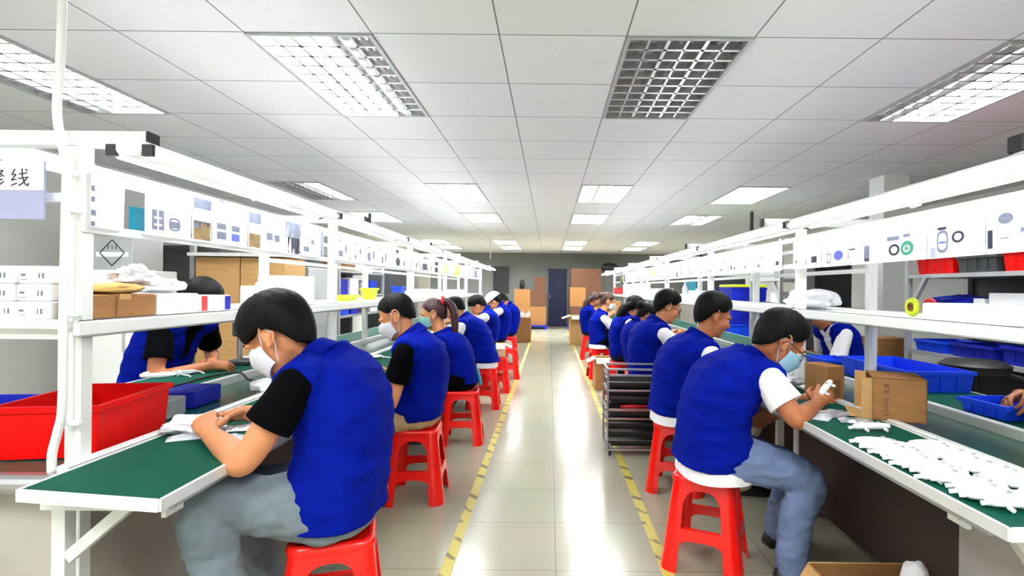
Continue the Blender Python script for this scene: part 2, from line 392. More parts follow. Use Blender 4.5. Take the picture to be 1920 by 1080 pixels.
# ================================================================== THE TWO ASSEMBLY LINES
# s: -1 red bin line (x<0), +1 blue bin line (x>0)
LINES = {-1: dict(edge=.935, near=1.36, far=1.80, fedge=2.22, y0=1.31, y1=11.2, posts=[1.62,3.50,5.42,7.25,9.08,10.95], top=1.698, shelf=1.16, nm='red bin line', lampx=1.165, lampz=1.648, l0=1.50, r1=1.606, r0=1.436, bx=1.19, c0=1.52, b0=1.31, bo=-.14),
          1: dict(edge=1.02, near=1.38, far=1.78, fedge=2.22, y0=1.20, y1=12.2, posts=[1.40,3.08,4.80,6.60,8.40,10.2,11.95], top=1.655, shelf=1.168, nm='blue bin line', lampx=1.20, lampz=1.598, l0=1.08, r1=1.562, r0=1.392, bx=1.20, c0=1.22, b0=1.20, bo=.06)}
for s, L in LINES.items():
    nm = L['nm']; y0, y1 = L['y0'], L['y1']; ym = (y0+y1)/2; ln = y1-y0
    # worktops
    for (xa, xb, wh, yy0) in ((L['edge'], L['near']-.03, 'aisle side', y0), (L['far']+.03, L['fedge'], 'side away from the aisle', y0)):
        t = empty('workbench', (s*(xa+xb)/2, ym, .72), f'long green topped workbench on the {wh} of the {nm}', 'workbench')
        sk = .055*s if s < 0 else -.02
        def row(y, dz): return None
        b = MB(); x0_, x1_ = s*xa, s*xb; e = .006
        ya, yb = yy0, yy0-(.055 if s < 0 else .0)*-1
        pts = [(x0_+s*e, yy0+e), (x1_-s*e, yy0+e+(.055 if s < 0 else .02)), (x1_-s*e, y1-e), (x0_+s*e, y1-e)]
        b.loft([[V((x, y, z)) for x, y in pts] for z in (.728, .7505)]); b.build('worktop', 'green_mat', t)
        b = MB(); out = [(x0_, yy0), (x1_, yy0+(.055 if s < 0 else .02)), (x1_, y1), (x0_, y1)]
        for i in range(4):
            (p, q), (p2, q2) = out[i], out[(i+1) % 4]
            b.bar((p, q, .737), (p2, q2, .737), .010, .0295)
        b.build('edge_trim', 'alu', t)
        b = MB(); b.bar((s*(xa+.05), yy0+.1, .708), (s*(xa+.05), y1-.05, .708), .03, .035); b.build('rail', 'alu_grey', t)
        for y in L['posts']:
            b = MB(); yy = y+L['bo']
            xin = s*(L['near'] if xa < 1.1 else L['far'])
            b.bar((xin, yy, .680), (s*(xa+.09 if xa < 1.1 else xb-.09), yy, .680), .045, .036)
            xe = s*(xa+.085 if xa < 1.1 else xb-.085)
            b.box((xe, yy, .688), (.012, .07, .075))
            b.bar((xin+(-s*.065 if xa < 1.1 else s*.05), yy, .53), (s*((xa+.2) if xa < 1.1 else (xb-.2)), yy, .67), .03, .035, ref=(0,1,0))
            b.build('bracket', 'alu', t)
            b = MB(); b.box((xin+(-s*.03 if xa > 1.1 else -s*.045)*(1 if xa < 1.1 else -1), yy, .362), (.036, .036, .722)); b.build('leg', 'alu', t)
            b = MB(); b.cyl((xe-s*.007, yy-.02, .675), (xe-s*.014, yy-.02, .675), .006, 8); b.build('bolt', 'black', t)
    # conveyor
    cx = s*(L['near']+L['far'])/2
    t = empty('belt_conveyor', (cx, ym, 0), f'long belt conveyor with pale rails running through the {nm}', 'conveyor')
    b = MB(); c0 = L['c0']; cm = (c0+y1)/2; cl = y1-c0; b.box((cx, cm, .712), (L['far']-L['near']-.03, cl-.1, .012)); b.build('belt', 'belt', t)
    for xx in (L['near'], L['far']):
        b = MB(); b.box((s*xx, cm, .715), (.034, cl, .088), bev=.004); b.box((s*xx, cm, .70), (.042, cl-.02, .02)); b.build('side_rail', 'alu', t)
    b = MB(); e1 = 2.12 if s < 0 else 1.86; b.box((cx, (e1+y1)/2, .40), (L['far']-L['near']-.06, y1-e1, .55)); b.build('side_panel', 'shaded_panel', t)  # side panel painted dark to stand for under-bench shade
    b = MB(); b.box((cx, (L['c0']+e1)/2+.06, .36), (L['far']-L['near']-.05, e1-.12-L['c0'], .62), bev=.004); b.build('end_panel', 'panel_grey', t)
    b = MB(); b.cyl((cx-.19, c0+.03, .70), (cx+.19, c0+.03, .70), .03, 14); b.build('roller', 'steel', t)
    # shelf frame
    t = empty('shelf_frame', (cx, ym, 0), f'white overhead shelf frame with uprights and rails standing over the {nm}', 'shelf frame')
    xn, xf = s*(L['near']+.04), s*(L['far']+.04)
    for y in L['posts']:
        for x in (xn, xf):
            b = MB(); b.box((x, y, L['top']/2-.0105), (.048, .046, L['top']-.021), bev=.004)
            for sx in (-1, 1): b.box((x, y+sx*.0235, L['top']/2), (.012, .003, L['top']-.1))
            b.build('upright', 'white_paint', t)
        b = MB(); b.box(((s*L['bx']+xf)/2, y, L['top']), (abs(xf-s*L['bx']), .045, .042)); b.build('crossbeam', 'white_paint', t)
        b = MB(); b.box((s*(L['bx']-.003), y, L['top']), (.012, .048, .045), bev=.003); b.build('end_cap', 'black', t)
        b = MB(); b.bar((xn, y, L['shelf']-.03), (xf, y, L['shelf']-.03), .035, .05); b.build('shelf_bracket', 'alu', t)
    b = MB(); b.box(((xn+xf)/2, (L['posts'][0]+L['posts'][-1])/2, L['shelf']-.012), (abs(xf-xn)+.02, L['posts'][-1]-L['posts'][0]+.1, .018)); b.build('shelf_board', 'shelf_white', t)
    for x, dd in ((xn-s*.037, -1), (xf+s*.037, 1)):
        b = MB(); b.box((x, (L['posts'][0]+L['posts'][-1])/2, L['shelf']-.022), (.02, L['posts'][-1]-L['posts'][0]+.12, .05), bev=.008); b.build('shelf_lip', 'shelf_white', t)
    for x, zs in ((xn-s*.02, (L['r1'], L['r0'])), (xf, (L['r1'], L['r0']))):
        for z in zs:
            ya = L['posts'][1 if x == xf else 0]; zz = z + (.02 if s > 0 and x != xf and z == L['r0'] else 0)
            b = MB(); b.box((x, (ya+L['posts'][-1])/2, zz), (.016, L['posts'][-1]-ya+.05, .026)); b.build('rail', 'white_paint', t)
    b = MB(); b.bar((xn, L['posts'][0], L['r0']+.09), (xf, L['posts'][0], L['r0']+.09), .02, .025); b.build('end_rail', 'white_paint', t)
    # bench lamps
    for (lx, which, n) in ((L['lampx'], 'aisle edge', 7),) + (((1.93, 'far edge', 6),) if s < 0 else ()):
        yb = L['l0'] if lx < 1.5 else L['l0']+.0
        step = (y1-.1-yb)/n
        for k in range(n):
            ya, yz = yb+k*step, yb+(k+1)*step-.015
            place = ['at the first upright', 'second along', 'third along', 'fourth along', 'fifth along', 'sixth along', 'at the far end'][k if k < n-1 else 6]
            lt = empty('bench_lamp', (s*lx, (ya+yz)/2, (L['lampz'] if lx < 1.5 else 1.742)-.03), f'glowing tube lamp over the {which} of the {nm}, {place}', 'tube lamp', f'tube lamps over the {nm}')
            b = MB(); z = L['lampz'] if lx < 1.5 else 1.742
            prof = [(-.026, -.022), (-.046, .004), (-.046, .012), (-.024, .024), (.024, .024), (.046, .012), (.046, .004), (.026, -.022)]
            hood = lx > 1.5
            if hood: prof = [(-.070, -.024), (-.056, .012), (-.03, .022), (.03, .022), (.056, .012), (.070, -.024), (.064, -.024), (.050, .006), (-.050, .006), (-.064, -.024)]
            b.loft([[V((s*lx+p, yy, z+q)) for p, q in prof] for yy in (ya, yz)]); b.build('reflector', 'white_paint', lt)
            for dx in ((-.028, .028) if hood else (-.048, .048)):
                b = MB(); b.cyl((s*lx+dx, ya+.03, z-.013), (s*lx+dx, yz-.03, z-.013), .0145, 10); b.build('fluorescent_tube', 'tube_light', lt, smooth=True)
            for dx in (-.05, .05):
                for yy in (ya+.006, yz-.006):
                    b = MB(); b.box((s*lx+dx*1.0, yy, z-.008), (.028, .014, .032)); b.build('end_cap', 'black', lt)
            b = MB(); b.bar((s*lx, (ya+yz)/2-.05, z-.01), (s*lx, (ya+yz)/2-.05, z-.045), .008); b.bar((s*lx, (ya+yz)/2-.05, z-.045), (s*lx+.03, (ya+yz)/2-.05, z-.035), .008); b.build('hook', 'white_paint', lt)
# instruction sheets on the rails
def sheet(name, x, y, z0, w, h, s, prints, label, group, wav=0):
    """upright sheet facing the aisle: prints = [(u0,v0,u1,v1,material or (shape, material))] in 0..1 of the sheet"""
    b = MB(); n = 8; mats = ['paper']; t = .0012
    def P(u, v, d=0): return V((x - s*(d + wav*math.sin(u*5)*(1-v)), y + u*w, z0 + v*h))
    fr = [[P(i/n, v, t) for i in range(n+1)] for v in (0, .5, 1)]; bk = [[P(i/n, v, 0) for i in range(n+1)] for v in (0, .5, 1)]
    b.loft([fr[0]+bk[0][::-1], fr[1]+bk[1][::-1], fr[2]+bk[2][::-1]])
    for pr in prints:
        m = pr[4]; shape = 'box'
        if isinstance(m, tuple): shape, m = m
        if m not in mats: mats.append(m)
        mi = mats.index(m); u0, v0, u1, v1 = pr[:4]; d = t+.0006
        if shape == 'box':
            for k in range(4):
                a, e = u0+(u1-u0)*k/4, u0+(u1-u0)*(k+1)/4; b.quad(P(a, v0, d), P(e, v0, d), P(e, v1, d), P(a, v1, d), mi)
        elif shape in ('ring', 'disc'):
            cu, cv = (u0+u1)/2, (v0+v1)/2; N = 16
            for k in range(N):
                a, e = 2*PI*k/N, 2*PI*(k+1)/N; ri = .6 if shape == 'ring' else .05
                q = lambda an, r: P(cu+(u1-u0)/2*r*math.cos(an), cv+(v1-v0)/2*r*math.sin(an), d)
                b.quad(q(a, ri), q(a, 1), q(e, 1), q(e, ri), mi)
        elif shape == 'pill':
            cu = (u0+u1)/2; N = 14; pts = []
            for k in range(N):
                a = 2*PI*k/N; cc = math.cos(a); ss = math.sin(a)
                pts.append(P(cu+(u1-u0)/2*cc, ((v0+v1)/2)+(v1-v0)/2*(abs(ss)**.5)*(1 if ss > 0 else -1), d))
            for k in range(N):
                k2 = (k+1) % N; c_ = P(cu, (v0+v1)/2, d)
                inner = [c_+(p-c_)*.72 for p in (pts[k], pts[k2])]
                b.quad(inner[0], pts[k], pts[k2], inner[1], mi)
    o = b.build(name, mats); tag(o, label, 'paper sheet', group)
    return o
Ls = LINES[-1]; xs = -(Ls['near']+.0)
G1 = 'instruction sheets on the red bin line'
zb = Ls['r0']+.004; hh = Ls['r1']-zb+.006
def yl(px): return xs*FPX/((px-VX))     # the place along the rail seen at a pixel column
def sh(p0, p1, prints, label, wav=.004): 
    a, e = yl(p0), yl(p1); sheet('instruction_sheet', xs, a, zb-.002, e-a, hh, -1, prints, label, G1, wav)
sh(168, 232, [(.0,.62,.1,.72,'ink_grey'), (.0,.44,.1,.53,'ink_grey'), (.0,.2,.12,.3,'ink_grey'), (.0,.02,.1,.1,'ink_grey')], 'plain white sheet on the rail beside the first upright of the red bin line')
sh(270, 358, [(.12,.12,.36,.52,'ink_grey'), (.16,.2,.32,.24,'paper'), (.16,.34,.32,.38,'paper'), (.22,.12,.25,.52,'paper'), (.46,.14,.74,.42,('pill','ink_grey')), (.5,.2,.7,.34,'ink_grey')], 'white sheet with a table and one round drawing, above the kraft carton')
sh(359, 396, [(.05,.74,.95,.97,'photo_grey'), (.05,.04,.95,.46,'photo_brown'), (.05,.30,.95,.46,'ink_grey')], 'photo sheet with a brown and a grey picture, second bay side of the round drawing')
sh(397, 463, [(.1,.12,.34,.3,'ink_grey'), (.1,.36,.34,.5,'ink_grey'), (.5,.12,.76,.3,'ink_blue'), (.5,.36,.76,.5,'ink_grey')], 'white sheet with four small drawings in a square')
sh(464, 489, [(.05,.68,.95,.96,'photo_grey'), (.05,.04,.95,.4,'photo_brown')], 'narrow photo sheet with a pale brown picture, beside the four small drawings')
sh(491, 533, [(.15,.3,.4,.5,'ink_grey'), (.5,.28,.75,.48,'ink_grey')], 'white sheet with two small grey marks, just past the far upright')
sh(534, 562, [(.0,.5,1,.96,'photo_grey'), (.1,.02,1,.5,'ink_dark')], 'grey and navy photo sheet before the second upright of the red bin line', .01)
sh(563, 606, [(.1,.14,.3,.3,'ink_grey'), (.4,.4,.55,.55,'ink_grey'), (.86,.04,.98,.9,'photo_grey')], 'white sheet with a grey printed margin beside the second upright')
edges = [629, 657, 684, 708, 730, 752, 765, 776, 790, 803, 816, 828, 840, 852, 862, 871, 880, 888, 896, 902]
words = ['second', 'third', 'fourth', 'fifth', 'sixth', 'seventh', 'eighth', 'ninth', 'tenth', 'eleventh', 'twelfth', 'thirteenth', 'fourteenth', 'fifteenth', 'sixteenth', 'seventeenth', 'eighteenth', 'nineteenth', 'twentieth']
rng = random.Random(3)
spec = {4: [(.5,.1,.95,.55,('disc','ink_dark')), (.5,.75,.8,.95,('disc','ink_dark'))], 8: [(.1,.1,.9,.5,'ink_dark'), (.3,.8,.9,.92,'ink_dark')], 11: [(.1,.1,.9,.8,('disc','yellow'))], 13: [(.02,.05,.95,.95,'lime')], 15: [(.2,.1,.8,.9,'lilac')], 17: [(.1,.1,.9,.9,'ink_grey')]}
for i in range(len(edges)-1):
    pr = spec.get(i) or [(rng.uniform(.1,.3), .15, rng.uniform(.35,.5), rng.uniform(.3,.5), 'ink_grey'), (.6, rng.uniform(.2,.4), .75, .6, 'ink_grey'), (.1,.72,.4,.76,'ink_grey')]
    if i == 10: continue
    sh(edges[i], edges[i+1]-1, pr, f'{"dark blob" if i == 4 else "dark picture" if i == 8 else "yellow spotted" if i == 11 else "lime yellow" if i == 13 else "lilac" if i == 15 else "grey" if i == 17 else "small white"} sheet, {words[i] if i else "first"} past the second upright of the red bin line')
Lr = LINES[1]; xr = Lr['near']-.0; zb = Lr['r0']+.0; hh = Lr['r1']-zb+.0
G2 = 'instruction sheets on the blue bin line'
def yr(px): return xr*FPX/(px-VX)
def shr(p0, p1, prints, label, wav=.002):
    a, e = yr(p0), yr(p1); sheet('instruction_sheet', xr, a, zb, e-a, hh, 1, [(u1, v0, u0, v1, m) if False else (u0, v0, u1, v1, m) for u0, v0, u1, v1, m in [(1-p[2], p[1], 1-p[0], p[3], p[4]) for p in prints]], label, G2, wav)
# u measured along +y = towards smaller px on this side; prints are given as seen, so they are flipped
shr(2010, 1848, [(.16,.52,.36,.72,('disc','ink_grey')), (.02,.1,.09,.44,'ink_dark'), (.45,.34,.7,.42,'ink_grey'), (.2,.26,.3,.28,'ink_grey')], 'white sheet with a round head drawing and a dark rod')
shr(1847, 1738, [(.18,.1,.4,.58,('pill','ink_grey')), (.22,.3,.36,.34,'ink_blue'), (.46,.28,.68,.52,('ring','ink_dark')), (.06,.02,.16,.24,'lilac'), (.2,.58,.36,.64,'ink_dark')], 'white sheet with an oval handset and a dark ring drawing')
shr(1737, 1655, [(.14,.14,.42,.42,('ring','ink_dark')), (.44,.12,.74,.46,('disc','ink_green')), (.5,.2,.66,.36,('ring','paper')), (.1,.5,.4,.6,'ink_grey'), (.5,.54,.66,.62,'ink_grey')], 'white sheet with one dark and one green round drawing')
shr(1654, 1590, [(.5,.1,.66,.46,'ink_grey'), (.52,.06,.66,.16,'ink_dark'), (.02,.4,.22,.44,'ink_dark'), (.4,.48,.62,.5,'ink_grey')], 'white sheet with a grey upright tool drawing')
shr(1589, 1540, [(.2,.1,.4,.4,('pill','ink_grey')), (.5,.16,.85,.44,('disc','ink_blue'))], 'white sheet with a blue round drawing beside an oval')
shr(1539, 1505, [(.5,.16,.8,.36,'ink_dark'), (.1,.12,.25,.3,'lilac')], 'white sheet with a small dark drawing, past the green round drawing')
shr(1504, 1487, [(.2,.2,.5,.3,'ink_grey')], 'narrow white sheet beside the second upright of the blue bin line')
edges = [1466, 1438, 1412, 1388, 1364, 1344, 1324, 1308, 1292, 1276, 1262, 1248, 1234, 1222, 1210, 1198, 1186, 1176, 1168, 1162]
spec = {0: [(.6,.2,.8,.34,'ink_dark')], 3: [(.2,.2,.3,.4,'ink_dark'), (.5,.2,.6,.3,'ink_dark')], 9: [(.4,.1,.6,.4,'ink_dark')], 12: [(.1,.3,.6,.8,('disc','yellow'))], 15: [(.1,.1,.9,.9,'lilac')], 17: [(.1,.1,.5,.9,'ink_dark')], 18: [(0,0,1,1,'ink_dark'), (.1,.2,.9,.9,('disc','lime'))]}
for i in range(len(edges)-1):
    pr = spec.get(i) or [(rng.uniform(.2,.3), .2, rng.uniform(.4,.5), .3, 'ink_grey'), (.6,.5,.7,.56,'ink_grey')]
    shr(edges[i], edges[i+1]+1, pr, f'{"yellow spotted" if i == 12 else "lilac" if i == 15 else "dark striped" if i == 17 else "lime disc" if i == 18 else "small white"} sheet, {words[i-1] if i else "first"} past the second upright of the blue bin line')
# ================================================================== STOOLS
def stool_proto():
    root = empty('plastic_stool', (0,0,0)); H = .43
    def hw(z): return .130 + (H-z)*.125
    def corner(s_, h):                       # point of a rounded square, s_ in -1..1 along one side; half arcs at both ends
        r = .34
        if abs(s_) <= 1-r: return (s_*h, h)
        a = (abs(s_)-(1-r))/r*PI/4
        return (math.copysign((1-r)*h + r*h*math.sin(a), s_), (1-r)*h + r*h*math.cos(a))
    def P(side, s_, z):
        x, y = corner(s_, hw(z)); c, sn = math.cos(side*PI/2), math.sin(side*PI/2)
        return V((c*x-sn*y, sn*x+c*y, z))
    def skin(name, quads, th=.006):
        bm = bmesh.new(); vs = {}
        def vert(p):
            k = tuple(round(q, 4) for q in p)
            if k not in vs: vs[k] = bm.verts.new(p)
            return vs[k]
        for q in quads:
            l = [vert(p) for p in q]
            if len(set(l)) == 4:
                try: bm.faces.new(l)
                except ValueError: pass
        bmesh.ops.recalc_face_normals(bm, faces=bm.faces)
        c = sum((f.normal.dot(V((f.calc_center_median().x, f.calc_center_median().y, 0))) for f in bm.faces))
        if c < 0: bmesh.ops.reverse_faces(bm, faces=bm.faces)
        bm.normal_update(); off = {v: v.normal.copy() for v in bm.verts}
        n = len(bm.verts); mb = MB(); idx = {v: i for i, v in enumerate(bm.verts)}
        mb.v = [tuple(v.co) for v in bm.verts]+[tuple(v.co-off[v]*th) for v in bm.verts]
        for f in bm.faces:
            ii = [idx[v] for v in f.verts]; mb.f.append(tuple(ii)); mb.f.append(tuple(i+n for i in ii[::-1]))
        for e in bm.edges:
            if len(e.link_faces) == 1:
                f = e.link_faces[0]; l = list(f.verts); a, b2 = e.verts
                i = l.index(a)
                if l[(i+1) % len(l)] is not b2: a, b2 = b2, a
                mb.f.append((idx[a], idx[a]+n, idx[b2]+n, idx[b2]))
        mb.m = [0]*len(mb.f); bm.free()
        return mb.build(name, 'red_plastic', root, smooth=40)
    W = .56; zl = [0, .012, .05, .10, .145, .20, .25, .29, .33, .36, .40, .413]
    sc = [W, .62, .68, .74, .8, .86, .93, 1.0]
    for k in range(4):                       # corner legs, each an L that wraps the corner
        q = []
        for i in range(len(sc)-1):
            for j in range(len(zl)-1):
                q.append([P(k, -sc[i], zl[j]), P(k, -sc[i], zl[j+1]), P(k, -sc[i+1], zl[j+1]), P(k, -sc[i+1], zl[j])])
                q.append([P((k+1) % 4, sc[i], zl[j]), P((k+1) % 4, sc[i], zl[j+1]), P((k+1) % 4, sc[i+1], zl[j+1]), P((k+1) % 4, sc[i+1], zl[j])])
        skin('leg', q)
    cs = [-W + 2*W*i/12 for i in range(13)]
    q = []
    def arch(s_): return .305 + .062*math.sqrt(max(0, 1-(abs(s_)/W)**2.6))
    for k in range(4):
        for i in range(12):
            for (fa, fb) in ((0, .5), (.5, 1)):
                def z(s_, f): a = arch(s_); return a + (.413-a)*f
                a, e = cs[i], cs[i+1]; q.append([P(k, a, z(a, fa)), P(k, a, z(a, fb)), P(k, e, z(e, fb)), P(k, e, z(e, fa))])
    skin('apron', q)
    q = []
    def low(s_): return .125 + .022*math.sqrt(max(0, 1-(abs(s_)/W)**3))
    for k in range(4):
        for i in range(12):
            a, e = cs[i], cs[i+1]; q.append([P(k, a, low(a)), P(k, a, .195), P(k, e, .195), P(k, e, low(e))])
            q.append([P(k, a, .195), P(k, a, .195)*1.0 - V((0,0,0)) + (V((0,0,.195))-P(k, a, .195))*.16, P(k, e, .195) + (V((0,0,.195))-P(k, e, .195))*.16, P(k, e, .195)])
    skin('stretcher', q)
    mb = MB(); rings = []
    for h, z in ((.127, .398), (.139, .398), (.1405, .412), (.137, .4235), (.128, .430), (.118, .4285), (.112, .423), (.06, .421), (.02, .421)):
        rings.append([V((x*c_-y*s_, x*s_+y*c_, z)) for k in range(4) for c_, s_ in ((math.cos(k*PI/2), math.sin(k*PI/2)),) for x, y in [corner(-t, h) for t in [-1+i/6 for i in range(0, 12)]][::1]])
    mb.loft(rings)
    for r in (.085, .055): mb.add(*torus_v((0,0,.4225), r, .004))
    mb.build('seat', 'red_plastic', root, smooth=50)
    return root
def torus_v(c, R, r, n=28, m=6, axis=None):
    vs = []; fs = []
    for i in range(n):
        a = 2*PI*i/n
        for j in range(m):
            t = 2*PI*j/m; p = V(((R+r*math.cos(t))*math.cos(a), (R+r*math.cos(t))*math.sin(a), r*math.sin(t)))
            if axis is not None: p = axis @ p
            vs.append(V(c)+p)
    for i in range(n):
        for j in range(m): fs.append((i*m+j, ((i+1) % n)*m+j, ((i+1) % n)*m+(j+1) % m, i*m+(j+1) % m))
    return vs, fs
STOOL = stool_proto(); first_stool = [True]
def stool(x, y, rz, label, z=0):
    if first_stool[0]:
        first_stool[0] = False; STOOL.location = (x, y, z); STOOL.rotation_euler = (0,0,rz); tag(STOOL, label, 'stool', 'red plastic stools'); return STOOL
    return dup(STOOL, (x, y, z), rz, label)
# ================================================================== PEOPLE
Z = V((0,0,1))
def ik(S, W, l1, l2, pole):
    d = W-S; D = d.length; mx = (l1+l2)*.995
    if D > mx: W = S + d*(mx/D); d = W-S; D = mx
    a = (l1*l1-l2*l2+D*D)/(2*D); h = math.sqrt(max(0, l1*l1-a*a)); n = d/D
    p = V(pole); p = (p - n*p.dot(n)).normalized()
    return S + n*a + p*h, W
def sup(c, X, Y, w, d, n=28, e=2.6):
    out = []
    for i in range(n):
        a = 2*PI*i/n; ca, sa = math.cos(a), math.sin(a)
        out.append(c + X*(w*math.copysign(abs(ca)**(2/e), ca)) + Y*(d*math.copysign(abs(sa)**(2/e), sa)))
    return out
def bez(P, Q, R, t): return P*((1-t)**2) + Q*(2*t*(1-t)) + R*(t*t)
def person(label, seat, face, head, pitch=35, hyaw=0, hroll=0, hands=None, hdirs=None, poles=None, k=1.0, skin='skin', hair='short', haircol='hair', tee='white_cloth', trousers='navy_cloth',
           mask=None, glasses=False, cap=False, knees=None, feet=None, seat_h=.43, lod=0, hem=None, sleeve=.62, width=1.0, hunch=.05, vneck=False, phone=False, neck=None, female=False, grip=1.0, hold=None, elbows=None, hk=1.0):
    base = V((seat[0], seat[1], 0)); F = V((math.cos(math.radians(face)), math.sin(math.radians(face)), 0)); L = Z.cross(F)
    root = empty('person', base, label, 'person', 'seated workers in blue vests')
    vox = (.0075, .010, .014)[lod]
    P = base + Z*(seat_h+.105*k) 
    Hc = V(head)
    # head frame: f forward, s left, u up
    R = Matrix.Rotation(math.radians(hyaw), 3, 'Z') @ Matrix(((F.x, L.x, 0), (F.y, L.y, 0), (0, 0, 1))) @ Matrix.Rotation(math.radians(pitch), 3, 'Y') @ Matrix.Rotation(math.radians(hroll), 3, 'X')
    hs = 1.03*k*hk
    def hp(x, y, z): return Hc + R @ V((x*hs, y*hs, z*hs))
    N = V(neck) if neck is not None else Hc - F*((.09+.001*(pitch-20))*k) - Z*(min(.18, max(.075, .165-.0055*(pitch-20)))*k)
    up = (N-P).normalized()
    sw = (.165 if female else .178)*k*width
    S = {i: N + L*(i*sw) - Z*(.055*k) + F*(.005) for i in (-1, 1)}
    ctrl = (P+N)/2 - F*hunch*2 + Z*.03
    def spine(t): return bez(P, ctrl, N, t)
    # ---------------- trousers and legs
    hips = {i: P + L*(i*.088*k*width) + F*.02 - Z*.005 for i in (-1, 1)}
    K, FT = {}, {}
    for i in (-1, 1):
        K[i] = V(knees[i]) if knees and knees.get(i) is not None else P + F*(.42*k) + L*(i*.13*k) + Z*(-.02)
        FT[i] = V(feet[i]) if feet and feet.get(i) is not None else V((K[i].x, K[i].y, 0)) - F*.06 + Z*.085
    tr = MB()
    for i in (-1, 1):
        mid = hips[i].lerp(K[i], .5) + Z*.012; sm = K[i].lerp(FT[i], .42) - F*.02
        tr.tube([hips[i]-F*.03, mid, K[i], sm, FT[i]], [.102*k*width, .088*k, .072*k, .068*k, .062*k], 14, smooth=5, round_caps=True)
    tr.loft([sup(P+Z*dz*k+F*fx, L, F, w*k*width, d*k*width) for dz, fx, w, d in ((-.10, .0, .135, .10), (-.085, .0, .165, .125), (-.03, .0, .185, .14), (.05, -.005, .178, .125), (.16, -.01, .155, .11))])
    t_ = remesh(tr, vox*1.15, 5)
    if lod < 2: wrinkle(t_, .011, (11,11,20), seed=seat[1]*7)
    t_.build('trousers', trousers, root, smooth=True)
    for i in (-1, 1):
        sh_ = MB(); a = V((FT[i].x, FT[i].y, 0)); toe = (F + L*i*.12).normalized(); sd = Z.cross(toe)
        prof = [(-.075,.022,.05,.03), (-.06,.034,.075,.0), (-.01,.036,.085,.0), (.05,.040,.065,.0), (.10,.046,.048,.0), (.145,.040,.040,.0), (.175,.024,.032,.004)]
        sh_.loft([[a + toe*x + sd*(w*math.cos(q)) + Z*max(z0, .001 + (h if math.sin(q) > 0 else .0)*math.sin(q)) for q in [2*PI*j/14 for j in range(14)]] for x, w, h, z0 in prof])
        sh_.build('shoe', 'shoe_black', root, smooth=60)
    # ---------------- body: one continuous surface
    bd = MB()
    bd.loft([sup(spine(t)+F*.0, L, (spine(min(1,t+.05))-spine(max(0,t-.05))).cross(L).normalized()*-1, w*k*width*.9, d*k*width*.88) for t, w, d in ((0,.15,.11), (.3,.145,.10), (.6,.165,.11), (.82,.16,.10), (.95,.11,.075), (1.0,.06,.055))])
    for i in (-1, 1): bd.tube([hips[i]-F*.03, hips[i].lerp(K[i], .5)+Z*.012, K[i], K[i].lerp(FT[i], .42)-F*.02, FT[i]-Z*.02], [.07*k, .058*k, .046*k, .042*k, .034*k], 10, smooth=5, round_caps=True)
    bd.tube([N-Z*.03+F*.0, N.lerp(Hc, .45)+F*.005, hp(-.022, 0, -.03)], [.062*k, .054*k, .055*k], 14, smooth=4, round_caps=True)
    Rh = R
    def hb(c, r, ax=(0,0,0)):
        bd.blob(hp(*c), [x*hs for x in r], Rh @ Matrix.Rotation(ax[2], 3, 'Z') @ Matrix.Rotation(ax[1], 3, 'Y') @ Matrix.Rotation(ax[0], 3, 'X'), 14, 9)
    hb((-.012, 0, .036), (.095, .074, .084)); hb((.035, 0, -.03), (.055, .059, .082)); hb((.045, 0, -.078), (.040, .044, .036)); hb((.068, 0, -.096), (.020, .022, .018))
    hb((.078, .028, .020), (.018, .028, .012)); hb((.078, -.028, .020), (.018, .028, .012)); hb((.066, .036, -.028), (.022, .024, .024)); hb((.066, -.036, -.028), (.022, .024, .024))
    bd.tube([hp(.083, 0, .016), hp(.098, 0, -.008), hp(.106, 0, -.026), hp(.094, 0, -.038)], [.008, .009, .012, .008], 8, smooth=3, round_caps=True)
    for y in (-.012, .012): hb((.092, y, -.031), (.011, .008, .008))
    hb((.083, 0, -.054), (.011, .022, .006)); hb((.082, 0, -.066), (.011, .019, .007))
    AR = {}
    for i in (-1, 1):
        l1, l2 = .295*k, .255*k
        W0 = V(hands[i]) if hands and hands.get(i) is not None else P + F*.42*k + L*i*.10 + Z*.30
        pole = V(poles[i]) if poles and poles.get(i) is not None else (-Z*1.0 + L*i*.45 - F*.15)
        E_, W_ = ik(S[i], W0, l1, l2, pole)
        if elbows and elbows.get(i) is not None: E_, W_ = V(elbows[i]), W0
        D = V(hdirs[i]).normalized() if hdirs and hdirs.get(i) is not None else ((W_-E_).normalized()*.6 + F*.4 - L*i*.45 - Z*.15).normalized()
        B = (Z*.75 + L*i*.65); B = (B - D*B.dot(D)).normalized(); Wd = D.cross(B)
        inner = -1 if Wd.dot(L)*i > 0 else 1   # thumb side points to the body's middle
        AR[i] = (S[i], E_, W_, D, B, Wd*inner)
        fs = (W_-E_).normalized()
        bd.tube([S[i]+Z*.005, S[i].lerp(E_, .45), E_, E_.lerp(W_, .3), W_, W_+D*.02*k], [.044*k, .046*k, .040*k, .041*k, .0275*k, .027*k], 14, smooth=5, round_caps=True)
        # palm with the heel and the ball of the thumb
        bd.tube([W_-fs*.01, W_+D*.03*k, W_+D*.065*k, W_+D*.09*k], [.020*k, .018*k, .016*k, .012*k], 12, ref=Wd, ratio=[1.25, 2.0, 2.45, 2.9], smooth=4, round_caps=True)
        bd.blob(W_+D*.035*k+Wd*inner*.026*k-B*.008, (.017*k, .017*k, .026*k), None, 10, 8)
    body = remesh(bd, vox, 4)
